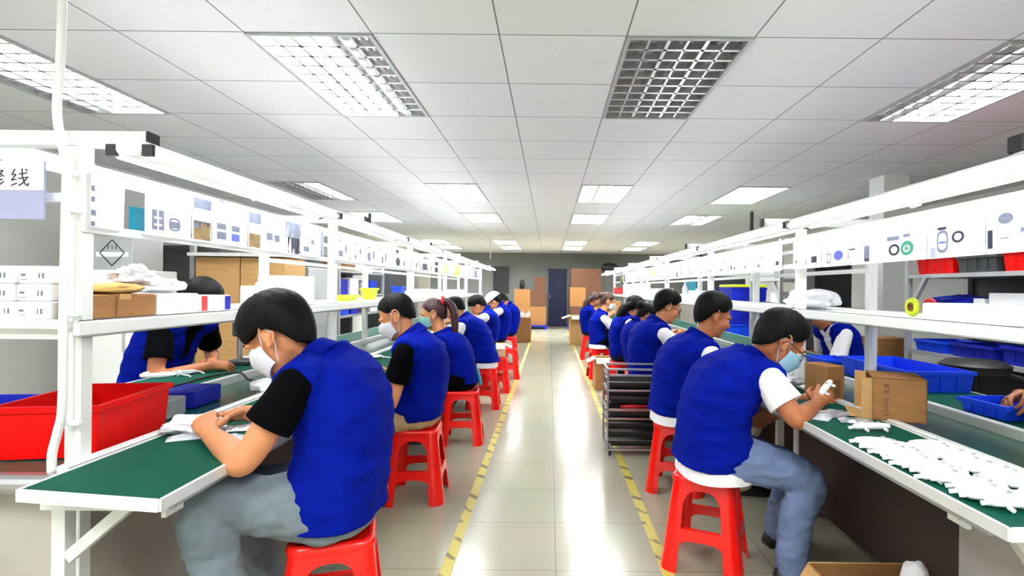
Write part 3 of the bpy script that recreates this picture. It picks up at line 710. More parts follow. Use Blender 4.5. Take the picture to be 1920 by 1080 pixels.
    for i in (-1, 1):
        S_, E_, W_, D, B, T = AR[i]
        for j, (off, ln, r, sp) in enumerate(((.030, .072, .0086, .10), (.010, .080, .0090, .03), (-.011, .074, .0086, -.04), (-.030, .058, .0076, -.12))):
            p = W_ + D*(.084 - .004*abs(j-1.3))*k + T*off*k - B*.002; d = (D + T*sp).normalized(); pts = [p-d*.02*k, p]
            for seg, ang in ((.45, 32), (.31, 42), (.24, 30)):
                a = math.radians(ang*grip*(.85+.12*j)); d = (d*math.cos(a) - B*math.sin(a)).normalized(); B2 = None
                # bend about the knuckle axis
                pts.append(pts[-1] + d*ln*seg*k)
            body.tube(pts, [r*k*1.05, r*k*1.08, r*k, r*k*.92, r*k*.72], 8 if lod == 0 else 6, smooth=3, round_caps=True)
        p = W_ + D*.022*k + T*.027*k - B*.006
        pts = [p, p + (D*.6+T*.62-B*.35).normalized()*.036*k]
        pts.append(pts[-1] + (D*.85+T*.15-B*.45).normalized()*.032*k); pts.append(pts[-1] + (D*.9-T*.12-B*.4).normalized()*.026*k)
        body.tube(pts, [.0135*k, .0115*k, .0098*k, .007*k], 8 if lod == 0 else 6, smooth=3, round_caps=True)
    for y in (-1, 1):                        # ears: shell with a raised rim and a lobe
        Re = R @ Matrix.Rotation(y*.42, 3, 'Z') @ Matrix.Rotation(-.22, 3, 'Y')
        eb = lambda x, y_, z: hp(-.008, y*.073, .0) + Re @ (V((x, y*y_, z))*hs)
        body.blob(eb(0,.004,0), (.017*hs, .007*hs, .029*hs), Re, 14, 8); body.blob(eb(.002,.004,-.026), (.009*hs, .006*hs, .011*hs), Re, 10, 6)
        body.tube([eb(.014,.006,.006), eb(.012,.011,.026), eb(-.004,.013,.035), eb(-.019,.013,.022), eb(-.020,.011,-.002), eb(-.010,.009,-.026)], [.003*hs, .0046*hs, .005*hs, .005*hs, .0046*hs, .003*hs], 8, smooth=4, round_caps=True)
        body.tube([eb(.006,.010,.016), eb(-.009,.012,.010), eb(-.009,.010,-.012)], .0032*hs, 6, smooth=4, round_caps=True)
    body.m = [0]*len(body.f)
    body.build('body', skin, root, smooth=True)
    # ---------------- tee shirt: sleeves, neck ring and the tail showing under the vest
    te = MB()
    for i in (-1, 1):
        S_, E_, W_, D, B, T = AR[i]
        end = S_.lerp(E_, sleeve); ax = (E_-S_).normalized()
        r0 = .064*k; r1 = .070*k
        te.tube([S_-L*i*.05*k+Z*.0, S_+L*i*.01+Z*.004, S_.lerp(E_, sleeve*.5), end, end+ax*.001, end-ax*.03], [.052*k, .056*k, r0, r1, r1-.006, r1-.016], 18, smooth=3)
    te.loft([sup(N+(Hc-N)*q, L, F, w*k, w*k*1.05, 18, 2) for q, w in ((-.12,.085), (.10,.068), (.20,.062), (.21,.056), (.05,.055))])
    if hem: te.loft([sup(spine(0)+Z*dz*k-F*.006, L, F, w*k*width, d*k*width) for dz, w, d in ((-.105,.188,.146), (-.06,.186,.142), (.0,.168,.122))])
    te.v = [tuple(x) for x in te.v]
    te.build('tee_shirt', tee if not hem or hem == tee else tee, root, smooth=50)
    # ---------------- vest
    ve = MB(); wv = (1.0 if not female else .94)*k*width
    prof = [(-.10,.198,.152), (-.02,.198,.150), (.12,.190,.140), (.30,.180,.130), (.5,.184,.132), (.68,.192,.132), (.82,.188,.118), (.92,.160,.096), (1.0,.105,.076), (1.05,.075,.066)]
    rings = []
    for t, w, d in prof:
        c = spine(max(0, min(1, t))) + up*(t if t < 0 else max(0, t-1))*.55; tg = (spine(min(1, max(0,t)+.06))-spine(max(0, min(1,t)-.06))).normalized()
        fx = L.cross(tg).normalized()
        if t <= 0: fx = F
        rings.append(sup(c, L, fx, w*wv, d*wv))
    ve.loft(rings)
    for i in (-1, 1):
        ve.tube([N-Z*.035*k, S[i]-L*i*.045*k+Z*.006, S[i]+L*i*.022+Z*.0], [.07*k, .075*k, .068*k], 14, smooth=4, round_caps=False)
    v_ = remesh(ve, vox, 6)
    wrinkle(v_, .011 if lod < 2 else .004, (5,5,12), seed=seat[1]*3+seat[0])
    v_.tube([S[-1]*0+N+(Hc-N)*q for q in (-.05, .12)], [.07*k, .066*k], 4, smooth=0) if False else None
    if vneck:
        cen = [sum((V(v_.v[i]) for i in f), V())/len(f) for f in v_.f]
        for n_, c in enumerate(cen):
            d = c-N; fy = d.dot(L); fz = d.z; ff = d.dot(F)
            if ff > -.01 and fz > -.28*k and abs(fy) < .004+(fz+.28*k)*.28: v_.m[n_] = 1
    vest = v_.build('vest', ['vest', tee], root, smooth=True)
    co = MB(); nd = (Hc-N).normalized(); co.loft([sup(N+nd*(a*k)-F*(.004)+Z*.0, L, (F-nd*F.dot(nd)).normalized(), w*k, w*1.1*k, 20, 2) for a, w in ((.0,.088), (.03,.079), (.055,.0735), (.058,.068), (.02,.066))], cap=False)
    co.build('collar', 'vest_trim', vest, smooth=60)
    # ---------------- hair
    hr = MB(); nu, nv = 56, 22
    def bound(ph):                           # how far down from the crown the hair reaches, by azimuth (0 = face)
        a = abs((ph+PI) % (2*PI)-PI); dgr = math.degrees(a)
        tab = {'short': ((0,62), (30,64), (50,74), (66,92), (84,98), (98,100), (112,128), (140,146), (180,150)), 'fringe': ((0,92), (30,94), (55,98), (75,96), (95,96), (108,112), (125,138), (150,152), (180,154)), 'crop': ((0,58), (30,60), (50,68), (66,88), (84,95), (98,98), (112,122), (140,138), (180,142)),
               'long': ((0,66), (35,72), (60,100), (82,118), (100,130), (130,150), (180,152)), 'tied': ((0,56), (30,62), (52,72), (68,92), (84,97), (98,100), (115,126), (140,142), (180,146))}['short' if hair == 'bun' else hair]
        for (a0, b0), (a1, b1) in zip(tab, tab[1:]):
            if a0 <= dgr <= a1: return math.radians(b0 + (b1-b0)*(dgr-a0)/(a1-a0))
    thick = {'short': .024, 'fringe': .030, 'crop': .012, 'long': .026, 'tied': .014, 'bun': .016}[hair]
    rings = []
    for j in range(nv+3):
        r = []
        for i in range(nu):
            ph = 2*PI*i/nu; tb = bound(ph) + .05*noise.noise(V((math.cos(ph)*4, math.sin(ph)*4, seat[1])))
            q = min(1, (j+.15)/nv); th = tb*q; dz_ = math.cos(th) if th < PI/2 else -(th-PI/2)*1.12; dr_ = math.sin(th) if th < PI/2 else 1-.30*((th-PI/2)/1.05)**2; d = V((dr_*math.cos(ph), dr_*math.sin(ph), dz_))
            tk = thick*(1-.55*q**3) + .003*noise.noise(V((ph*7, q*2.2, seat[1]*3))) + .002*noise.noise(V((ph*19, q*4, 2)))
            if j > nv: tk = (.0, -.012)[j-nv-1]
            r.append(hp(-.012 + d.x*(.095+tk), d.y*(.074+tk), .036 + d.z*(.084+tk*1.05)))
        rings.append(r)
    hr.loft(rings)
    if hair == 'tied':
        hr.tube([hp(-.075, 0, .085), hp(-.125, 0, .085), hp(-.165, 0, .01), hp(-.155, .0, -.09), hp(-.135, .005, -.19), hp(-.11, .01, -.28)], [.026, .034, .042, .040, .030, .010], 14, ratio=.8, smooth=5, round_caps=True)
    if hair == 'long':
        for y in (-.052, 0, .052): hr.tube([hp(-.06, y, .02), hp(-.10, y*1.15, -.06), hp(-.10, y*1.1, -.15), hp(-.075, y, -.22)], [.045, .05, .042, .018], 12, smooth=4, round_caps=True)
    if hair == 'bun': hr.blob(hp(-.12, 0, .06), (.045, .05, .045))
    ho = hr.build('hair', haircol, root, smooth=True)
    if hair == 'tied':
        sc = MB(); Q = R @ Matrix.Rotation(math.radians(80), 3, 'Y'); sc.add(*torus_v(hp(-.10, 0, .092), .032, .012, 20, 8, Q)); sc.build('hair_tie', 'red_item', ho, smooth=True)
    if cap:
        cp = MB(); cp.loft([[hp(-.014 + (.128*math.sin(t))*math.cos(p), (.106*math.sin(t))*math.sin(p), .05 + .102*math.cos(t)) for p in [2*PI*i/28 for i in range(28)]] for t in [math.radians(x) for x in (2, 20, 40, 60, 78, 92, 94)]])
        cp.tube([hp(.09, 0, .055), hp(.135, 0, .05), hp(.175, 0, .035)], [.006, .006, .003], 12, ref=R @ V((0,1,0)), ratio=[12, 11, 12], smooth=3)
        cp.build('cap', 'cap_white', root, smooth=50)
    # ---------------- face details
    if lod < 2:
        for y in (-1, 1):
            ey = MB(); ey.blob(hp(.0765, y*.030, .001), (.0105, .0125, .0075), R, 12, 8); eo = ey.build('eye', 'eye_white', root, smooth=True)
            ir = MB(); ir.blob(hp(.0850, y*.030, -.001), (.003, .005, .0048), R, 10, 6); ir.build('iris', 'eye_dark', eo, smooth=True)
            br = MB(); br.tube([hp(.094, y*.012, .024), hp(.095, y*.030, .030), hp(.082, y*.052, .024)], [.003, .0042, .002], 6, smooth=4, round_caps=True); br.build('eyebrow', haircol, root, smooth=True)
        if not mask:
            li = MB(); li.tube([hp(.084, -.022, -.060), hp(.0945, 0, -.058), hp(.084, .022, -.060)], [.003, .0055, .003], 8, smooth=4, round_caps=True); li.build('lips', 'lips', root, smooth=True)
    if mask:
        mk = MB(); rows = 12; cols = 18; fr, bk = [], []
        for j in range(rows+1):
            v = j/rows; z = .004 - .112*v; a, bk_ = [], []
            for i in range(cols+1):
                u = math.radians(-84 + 168*i/cols); nb = math.exp(-(math.degrees(u)/22)**2)
                fx = (.062 + .036*(1-((v-.42)/.75)**2)) + .018*nb*math.exp(-((v-.25)/.3)**2) - .012*nb*max(0, .12-v)*8*.6
                fy = .079 - .020*max(0, v-.25)
                zz = z - .012*(1-abs(math.sin(u)))*0 + .014*(abs(math.sin(u))**3)*(1-v)*-1.2 + .03*(abs(math.sin(u))**3)*v
                pl = .0016*math.sin(v*PI*7)*math.cos(u)
                a.append(hp(.012 + (fx+pl)*math.cos(u)**.8 if math.cos(u) > 0 else .012, fy*math.sin(u), zz)); bk_.append(hp(.010 + (fx-.004)*math.cos(u)**.8 if math.cos(u) > 0 else .010, (fy-.003)*math.sin(u), zz))
            fr.append(a); bk.append(bk_)
        mk.loft([f+b_[::-1] for f, b_ in zip(fr, bk)]); mo = mk.build('face_mask', mask, root, smooth=60)
        for y in (-1, 1):
            e = MB(); e.tube([hp(.018, y*.079, -.014), hp(-.002, y*.082, .030), hp(-.026, y*.078, .012), hp(-.022, y*.074, -.02), hp(.014, y*.066, -.085)], .0016, 6, smooth=5); e.build('ear_loop', mask, mo, smooth=True)
    if glasses:
        gl = MB()
        for y in (-1, 1):
            pts = []
            for i in range(17):
                a = 2*PI*i/16; pts.append(hp(.104-.012*abs(math.cos(a))*(1 if math.cos(a)*1 > 0 else .2), y*(.034+.025*math.cos(a)), .0+.019*math.copysign(abs(math.sin(a))**.7, math.sin(a))))
            gl.tube(pts, .0019, 6, smooth=0)
            gl.tube([hp(.092, y*.060, .006), hp(.05, y*.082, .008), hp(-.008, y*.084, .008), hp(-.02, y*.082, -.012)], .0019, 6, smooth=3)
        gl.tube([hp(.106, -.010, .006), hp(.110, 0, .009), hp(.106, .010, .006)], .0018, 6, smooth=3); gl.build('glasses', 'black', root, smooth=True)
    if phone:
        ph = MB(); c = P - F*.155 - L*(-.0) + Z*.0; ph.box(c + L*.0, (.018, .078, .15), rot=Matrix(((F.x, L.x, 0), (F.y, L.y, 0), (0,0,1))) @ Matrix.Rotation(.25, 3, 'Y'), bev=.005); o = ph.build('phone', 'teal', None, smooth=40)
        tag(o, 'teal phone sticking out of the back pocket of the ponytailed worker', 'phone')
    return root, AR, P
def Lh(px, py, Y): return A(px, py, Y)
R1x = 0; LEFT = 180
rL1 = person('person with mop of black hair, black tee, blue vest and grey jeans at the bench', (-.75,1.90), 178, A(522,630,1.80), pitch=36, hyaw=-2, hair='fringe', tee='black_cloth', trousers='grey_denim', mask='mask_white', k=1.03, hk=.97,
    neck=A(612,672,1.86), elbows={1: A(456,866,1.60)}, hands={1: A(392,812,1.77), -1: A(466,774,2.02)}, hdirs={1: (-.62,.62,.35), -1: (-.86,-.46,-.12)}, poles={-1: (.5,.4,-1)},
    knees={1: A(386,955,1.66), -1: A(430,930,2.0)}, feet={1: V((-.98,1.66,.085)), -1: V((-1.05,2.05,.085))}, hunch=.06, sleeve=.52, width=1.04)
rL2 = person('person in black tee, blue vest, white mask and khaki trousers on a red stool', (-.82,3.34), 182, A(744,594,3.22), pitch=28, hair='crop', tee='black_cloth', trousers='khaki', mask='mask_white', lod=0, k=1.03,
    hands={1: A(696,690,3.13), -1: A(690,682,3.40)}, poles={1: (.3,-.4,-1), -1: (.3,.4,-1)}, knees={1: A(690,812,3.16), -1: A(700,800,3.45)}, hunch=.06, sleeve=.55, width=1.06)
rL3 = person('person with long reddish ponytail, red hair tie, green mask and white tee', (-.74,4.55), 182, A(813,590,4.45), pitch=14, hair='tied', haircol='hair_red', tee='white_cloth', trousers='black_cloth', mask='mask_green', lod=1, female=True, phone=True, k=.97,
    poles={1: (.1,-.5,-1), -1: (.3,.4,-1)}, sleeve=.6)
rL4 = person('person with close cropped hair, no mask, white tee tail and black trousers', (-.71,5.85), 182, A(853,580,5.75), pitch=30, hair='crop', tee='white_cloth', trousers='black_cloth', lod=1, hem='white_cloth', sleeve=.75, width=1.05)
rL5 = person('person with dark hair bent low beyond the cropped haired worker', (-.84,7.1), 184, A(896,574,6.95), pitch=48, hair='short', tee='white_cloth', trousers='navy_cloth', lod=2)
rL6 = person('person in a white cap and blue vest bending over the bench', (-.80,8.4), 184, A(926,566,8.25), pitch=40, hair='short', tee='white_cloth', trousers='navy_cloth', lod=2, cap=True)
rL7 = person('person in blue vest last along the red bin line, beyond the white cap', (-.72,9.55), 184, A(942,566,9.5), pitch=55, hair='short', tee='vest', trousers='navy_cloth', lod=2, hunch=.07)
rR1 = person('person with glasses, light blue mask and blue jeans by the tipped carton', (.77,2.52), 4, A(1462,642,2.42), pitch=38, hyaw=-4, hair='short', tee='white_cloth', trousers='denim', mask='mask_blue', glasses=True, skin='skin_tan', hem='white_cloth', k=1.03, width=1.06,
    neck=A(1402,676,2.48), elbows={-1: A(1494,786,2.20)}, hands={-1: A(1532,758,2.40), 1: A(1512,748,2.62)}, hdirs={-1: (.62,.45,.55), 1: (.9,-.2,-.05)}, poles={1: (-.3,.4,-1)},
    knees={-1: A(1512,902,2.36), 1: A(1500,890,2.68)}, feet={-1: V((1.06,2.36,.085)), 1: V((1.15,2.72,.085))}, hunch=.07, sleeve=.6)
rR2 = person('person without mask in white tee and beige trousers beside the tray trolley', (.83,3.52), 2, A(1338,592,3.40), pitch=22, hair='short', tee='white_cloth', trousers='beige_cloth', skin='skin_tan', hem='white_cloth', lod=0, k=1.04, width=1.05,
    hands={-1: A(1400,690,3.3), 1: A(1410,690,3.55)}, sleeve=.6, hunch=.06)
rR3 = person('person with thin glasses, pale trousers and white sleeves seated behind the tray trolley', (.88,4.75), 2, A(1252,576,4.65), pitch=24, hair='short', tee='white_cloth', trousers='pale_cloth', glasses=True, lod=1, k=1.05, width=1.12, sleeve=.75, hunch=.06)
rR4 = person('person with dark tied hair mostly hidden behind the worker in thin glasses', (.93,5.62), 4, A(1212,594,5.55), pitch=36, hair='bun', tee='white_cloth', trousers='navy_cloth', lod=2, female=True, k=.97)
rR5 = person('person with loose dark hair and white sleeve, seated before the masked brown haired worker', (.86,6.45), 2, A(1190,578,6.4), pitch=30, hair='long', tee='white_cloth', trousers='navy_cloth', lod=1, female=True, k=1.0)
rR6 = person('person with brown hair, white mask and white tee tail over black trousers', (.72,7.8), 2, A(1140,566,7.75), pitch=18, hair='bun', haircol='hair_brown', tee='white_cloth', trousers='black_cloth', mask='mask_white', lod=1, hem='white_cloth', female=True, k=.98)
rR7 = person('person in blue vest last along the blue bin line, behind the brown haired worker', (.72,9.9), 2, A(1114,562,9.85), pitch=25, hair='long', haircol='hair_brown', tee='vest', trousers='navy_cloth', lod=2, female=True)
rBL = person('person in black tee and open blue vest beside the tall white cabinet', (-2.50,3.42), -4, A(378,566,3.40), pitch=35, hair='short', tee='black_cloth', trousers='navy_cloth', skin='skin_tan', lod=1, vneck=True, k=1.05,
    hands={-1: A(392,686,3.24), 1: A(398,676,3.55)}, sleeve=.6)
rBR = person('person in white sleeves and blue vest facing the aisle behind the tipped carton', (2.66,4.95), 184, A(1541,590,4.85), pitch=32, hair='short', tee='white_cloth', trousers='navy_cloth', lod=1, vneck=True, k=1.02, skin='skin_tan',
    hands={1: A(1508,664,4.72), -1: A(1500,660,5.1)}, sleeve=.85)
rBO = person('person reaching in from outside the frame beyond the small blue bin', (2.50,2.12), 182, V((2.36,2.12,1.10)), pitch=35, hair='short', tee='white_cloth', trousers='navy_cloth', lod=1, skin='skin_tan',
    hands={1: V((1.98,2.10,.86)), -1: V((2.0,2.3,.84))}, hdirs={1: (-.9,.1,-.25), -1: (-.9,-.2,-.2)})
# stools under them
SL = [(-.745,1.90,.30,'red plastic stool under the worker in grey jeans at the red bin'), (-.80,3.32,.06,'red plastic stool under the worker in khaki trousers'), (-.72,4.52,.10,'red plastic stool under the ponytailed worker'),
      (-.70,5.82,.05,'red plastic stool under the cropped haired worker'), (-.84,7.1,.0,'red plastic stool under the bent dark haired worker of the red bin line'), (-.80,8.4,0,'red plastic stool under the white capped worker'), (-.72,9.55,0,'red plastic stool under the last worker of the red bin line'),
      (-.66,6.72,.05,'red plastic stool carrying the open cream carton, red bin side'), (-.60,7.70,.1,'empty red plastic stool standing in the aisle edge past the open cream carton'),
      (.745,2.56,-.42,'red plastic stool under the worker in blue jeans with a light blue mask'), (.83,3.52,-.30,'red plastic stool under the worker in beige trousers'), (.88,4.75,.0,'red plastic stool under the worker behind the tray trolley'),
      (.93,5.62,0,'red plastic stool under the hidden worker with tied hair'), (.86,6.45,.0,'red plastic stool under the dark haired worker with white sleeve'), (.73,7.8,.1,'red plastic stool under the brown haired masked worker'), (.74,9.9,0,'red plastic stool under the last worker of the blue bin line'),
      (-2.50,3.42,0,'red plastic stool under the worker across the red bin line'), (2.66,4.95,0,'red plastic stool under the worker facing the aisle'), (2.50,2.12,0,'red plastic stool under the worker outside the frame')]
for x, y, r, lab in SL: stool(x, y, r, lab)
# ================================================================== THINGS ON THE LINES
def frame3(o, rz): 
    c, s_ = math.cos(rz), math.sin(rz); return lambda x, y, z: V((o[0]+c*x-s_*y, o[1]+s_*x+c*y, o[2]+z))
def carton(o, d, rz, m, label, cat='carton', group=None, name='carton', tape='card_pale', flaps=0, marks=None, inside=None):
    """o = centre of the base; closed box with a tape strip, or with open flaps (flaps = opening angle in degrees)"""
    w, dp, h = d; f = frame3(o, rz); R = Matrix.Rotation(rz, 3, 'Z'); b = MB(); t = .004
    root = empty(name, o, label, cat, group)
    if not flaps:
        b.box(f(0,0,h/2), (w, dp, h), rot=R, bev=min(.004, h*.1)); b.build('box_body', m, root)
        if tape:
            b = MB(); b.box(f(0,0,h+.0004), (w*1.0, min(.05, dp*.2), .0012), rot=R)
            for sx in (-1, 1): b.box(f(sx*(w/2+.0004),0,h-.03*min(1, h*4)), (.0012, min(.05, dp*.2), .06*min(1, h*4)), rot=R)
            b.build('tape', tape, root)
    else:
        for c, dd in ((f(0,0,t/2), (w, dp, t)), (f(-w/2+t/2,0,h/2), (t, dp, h)), (f(w/2-t/2,0,h/2), (t, dp, h)), (f(0,-dp/2+t/2,h/2), (w, t, h)), (f(0,dp/2-t/2,h/2), (w, t, h))): b.box(c, dd, rot=R)
        b.build('box_body', m, root)
        a = math.radians(flaps); l = min(w, dp)*.48
        for nx, ny, wd in ((1,0,dp), (-1,0,dp), (0,1,w), (0,-1,w)):
            b = MB(); p0 = V((nx*(w/2-t), ny*(dp/2-t), h)); dr = V((nx*math.sin(a), ny*math.sin(a), math.cos(a))); sd = V((-ny, nx, 0))
            c = p0 + dr*l/2; c = f(c.x, c.y, c.z); dr = R @ dr; sd = R @ sd; nn = dr.cross(sd)
            b.box(c, (l, wd*.98, t), rot=Matrix((dr, sd, nn)).transposed()); b.build('flap', tape or m, root)
    if marks:
        b = MB()
        for fx, u0, v0, u1, v1 in marks:        # marks on a side face: fraction of the face
            if fx == '-y':
                for_ = [f(-w/2+w*u, -dp/2-.001, h*v) for u, v in ((u0,v0), (u1,v0), (u1,v1), (u0,v1))]
            elif fx == '+x': for_ = [f(w/2+.001, -dp/2+dp*u, h*v) for u, v in ((u0,v0), (u1,v0), (u1,v1), (u0,v1))]
            else: for_ = [f(-w/2-.001, dp/2-dp*u, h*v) for u, v in ((u0,v0), (u1,v0), (u1,v1), (u0,v1))]
            b.quad(*for_)
        b.build('print', inside or 'card_ink', root)
    return root
def crate(o, d, rz, m, label, name='plastic_bin', cat='bin', group=None, taper=.012, ribs=True, wall=.005):
    w, dp, h = d; f = frame3(o, rz); root = empty(name, o, label, cat, group); b = MB()
    def ring(ww, dd, z): return [f(sx*ww/2, sy*dd/2, z) for sx, sy in ((1,1), (-1,1), (-1,-1), (1,-1))]
    b.loft([ring(w-2*taper, dp-2*taper, 0), ring(w, dp, h), ring(w-2*wall, dp-2*wall, h), ring(w-2*taper-2*wall, dp-2*taper-2*wall, wall)])
    if ribs:
        R = Matrix.Rotation(rz, 3, 'Z')
        for k in range(1, 4):
            for sy in (-1, 1): b.box(f(-w/2+w*k/4, sy*(dp/2-taper*.3), h*.5), (.008, .008, h*.72), rot=R)
            for sx in (-1, 1): b.box(f(sx*(w/2-taper*.3), -dp/2+dp*k/4, h*.5), (.008, .008, h*.72), rot=R)
    b.build('bin_body', m, root)
    b = MB(); e = .008
    b.loft([ring(w+.001, dp+.001, h-.02), ring(w+2*e, dp+2*e, h-.018), ring(w+2*e, dp+2*e, h), ring(w-2*wall, dp-2*wall, h+.001), ring(w-2*wall, dp-2*wall, h-.006)], cap=False)
    b.build('rim', m, root)
    return root
def crumple(o, rad, m, label, name, cat, seed=0, group=None, amp=.35, parts=None):
    b = MB(); o = V(o)
    b.blob(o+V((0,0,rad[2]*.9)), rad, None, 26, 16, f=lambda d: 1 + amp*noise.noise(d*1.7+V((seed,0,0))) + amp*.5*noise.noise(d*4.2+V((0,seed,0))))
    zmin = o.z+.001; b.v = [(x, y, max(z, zmin)) for x, y, z in b.v]
    ob = b.build(name, m, smooth=35); tag(ob, label, cat, group); return ob
def sheetbag(o, w, d, rz, m, label, name='pouch', cat='pouch', seed=0, h=.012, group=None):
    """a flat soft pouch: pillow with crimped ends"""
    f = frame3(o, rz); b = MB(); n = 14; top, bot = [], []
    for i in range(n+1):
        rt, rb = [], []
        for j in range(n+1):
            u, v = i/n*2-1, j/n*2-1; k = max(0, (1-abs(u)**4)*(1-abs(v)**4)); q = noise.noise(V((u*2+seed, v*2, 3)))*.6+.8
            rt.append(f(u*w/2, v*d/2, .001+h*k*q+.002)); rb.append(f(u*w/2, v*d/2, .001))
        top.append(rt); bot.append(rb)
    b.loft([t_+b_[::-1] for t_, b_ in zip(top, bot)]); ob = b.build(name, m, smooth=40); tag(ob, label, cat, group); return ob
def cable(pts, r, m, label, name='cable', cat='cable', group=None):
    b = MB(); b.tube(pts, r, 8, smooth=8); o = b.build(name, m, smooth=True); tag(o, label, cat, group); return o
def coil(o, r, turns, rad, m, label, name='cable_coil', cat='cable', seed=1):
    rg = random.Random(seed); pts = []
    for k in range(turns*14):
        a = 2*PI*k/14; rr = r*(1+.25*math.sin(a*.37+seed)+rg.uniform(-.05,.05)); pts.append(V(o)+V((rr*math.cos(a), rr*.7*math.sin(a), rad+.004*(k/14)+rg.uniform(0,.002))))
    pts += [V(o)+V((r*1.6, r*.3, rad)), V(o)+V((r*2.3, -r*.4, rad))]
    b = MB(); b.tube(pts, rad, 6, smooth=3); ob = b.build(name, m, smooth=True); tag(ob, label, cat); return ob
BT = .7512   # bench top
# --- red bin line
crate((-1.595, 1.895, .722), (.30,.42,.165), math.radians(9), 'red_bin', 'big red plastic bin standing on the belt behind the first upright', ribs=False, wall=.006)
p = atZ(20, 740, .80); crate((-2.02, 1.95, BT), (.32,.44,.075), math.radians(4), 'deep_blue', 'blue tray on the far bench behind the big red bin', name='plastic_tray', cat='tray')
# cable duct beside the first upright
t = empty('cable_duct', A(100,884,1.56), 'white plastic cable duct running from the ceiling down to the bench by the first upright', 'cable duct')
top = A(121, 0, 1.545); top.z = CEIL
b = MB(); b.tube([top, A(121,-150,1.55), A(114,100,1.55), A(107,190,1.55), A(110,240,1.55), A(124,310,1.55), A(124,380,1.55), A(119,600,1.55), A(117,760,1.55), A(108,810,1.55), A(98,850,1.555), A(97,885,1.56)], .0115, 12, smooth=6); b.build('tube', 'white_paint', t, smooth=True)
for y in (325, 395, 590, 795):
    c = A(124 if y < 400 else 118, y, 1.56); b = MB(); b.box(c+V((.012,.012,0)), (.055, .02, .014), bev=.003); b.build('clip', 'white_plastic', t)
# line sign on the end rail
t = empty('line_sign', (-1.69, 1.575, 1.455), 'white paper sign above a lilac plate hung on the shelf frame end', 'sign')
b = MB(); b.box((-1.69, 1.575, 1.539), (.45, .006, .168)); b.build('plate', 'lilac', t)
b = MB(); b.box((-1.69, 1.5705, 1.580), (.45, .002, .084)); b.build('paper', 'paper', t)
b = MB(); q0 = A(38, 333, 1.569)
def stroke(cx, cz, pts, w_=.0032, sc=.05):
    for (x0, y0), (x1, y1) in zip(pts, pts[1:]): b.bar((cx+x0*sc, 1.5685, cz+y0*sc), (cx+x1*sc, 1.5685, cz+y1*sc), w_, .001, ref=(0,1,0))
for pts in ([(-.30,.50),(-.48,.16),(-.24,.18),(-.50,-.16),(-.22,-.10)], [(-.52,-.46),(-.18,-.32)], [(-.08,.20),(.42,.28)], [(-.12,-.06),(.48,.04)], [(.10,.52),(.14,.0),(.28,-.36),(.44,-.48),(.48,-.30)], [(.40,-.02),(.12,-.34),(-.10,-.46)], [(.30,.50),(.42,.38)]): stroke(q0.x, q0.z, pts)
q1 = q0 + V((-.068, 0, .002))
for pts in ([(-.46,.5),(-.34,.1),(-.56,-.1)], [(-.50,.2),(-.50,-.5)], [(-.28,.3),(-.28,-.2)], [(.0,.52),(-.16,.26)], [(-.04,.36),(.38,.36),(.1,.08),(-.12,0)], [(.04,.28),(.44,.02)], [(.26,.04),(-.04,-.12)], [(.34,-.12),(-.04,-.32)], [(.42,-.26),(.2,-.44),(-.08,-.52)]): stroke(q1.x, q1.z, pts)
b.build('lettering', 'ink_dark', t)
# cartons on the shelf of the red bin line
SH = LINES[-1]['shelf']-.0025
k = 0
for lay, row in enumerate(([-1.615,-1.73,-1.80+-.045], [-1.625,-1.74], [-1.618,-1.735])):
    for c, x in enumerate(row):
        nm_ = ['bottom', 'middle', 'top'][lay]; wh = ['beside the upright', 'second from the upright', 'third from the upright', 'fourth from the upright'][c]
        carton((x, 1.775+.004*((c*7+lay*3) % 4), SH+lay*.056), (.108,.15,.0545), 0, 'carton_white', f'small white printed carton in the {nm_} layer, {wh}', cat='box', group='white cartons at the end of the shelf', name='small_carton', tape=None, marks=[('-y',.1,.42,.24,.55), ('-y',.62,.3,.66,.6), ('-y',.72,.3,.78,.6), ('-y',.1,.2,.3,.24)], inside='ink_grey'); k += 1
xf_ = -1.44
def on_shelf(p0, p1, dep, h, m, label, zoff=0, **kw):
    a, e = 1.45*FPX/(VX-p0), 1.45*FPX/(VX-p1); return carton((-1.45-dep/2, (a+e)/2, SH+zoff), (dep, abs(e-a)-.004, h), 0, m, label, **kw)
on_shelf(166, 294, .098, .078, 'card', 'brown carton lying on the shelf beside the first upright', marks=[('+x',.36,.05,.38,.95)])
crumple((-1.50, 1.86, SH+.0785), (.055,.14,.02), 'kraft', 'flattened kraft paper pad on top of the brown shelf carton', 'paper_pad', 'packing paper', 4, amp=.2)
crumple((-1.51, 1.99, SH+.105), (.045,.085,.04), 'bag_white', 'crumpled white plastic bag on top of the kraft paper pad', 'plastic_bag', 'plastic bag', 9, amp=.7)
on_shelf(296, 374, .20, .078, 'carton_white', 'plain white box on the shelf beside the brown carton', cat='box', name='white_box', tape=None)
on_shelf(376, 404, .20, .070, 'carton_white', 'white box with a red end band on the shelf', cat='box', name='white_box', tape=None, marks=[('+x',.05,.05,.45,.95)], inside='red_item')
on_shelf(406, 434, .20, .068, 'carton_white', 'white box with a violet end band on the shelf', cat='box', name='white_box', tape=None, marks=[('+x',.55,.05,.95,.95)], inside='deep_blue')
crumple((-1.56, 2.18, SH+.079), (.07,.11,.03), 'bag_white', 'white plastic wrap on top of the plain white shelf box', 'plastic_wrap', 'plastic bag', 5)
on_shelf(520, 548, .20, .11, 'carton_white', 'tall white box on the shelf past the far upright', cat='box', name='white_box', tape=None)
on_shelf(549, 590, .20, .17, 'carton_white', 'large white box on the shelf before the second upright', cat='box', name='white_box', tape=None)
crumple((-1.58, 3.05, SH), (.08,.12,.07), 'bag_white', 'white plastic bag slumped beside the large white shelf box', 'plastic_bag', 'plastic bag', 15)
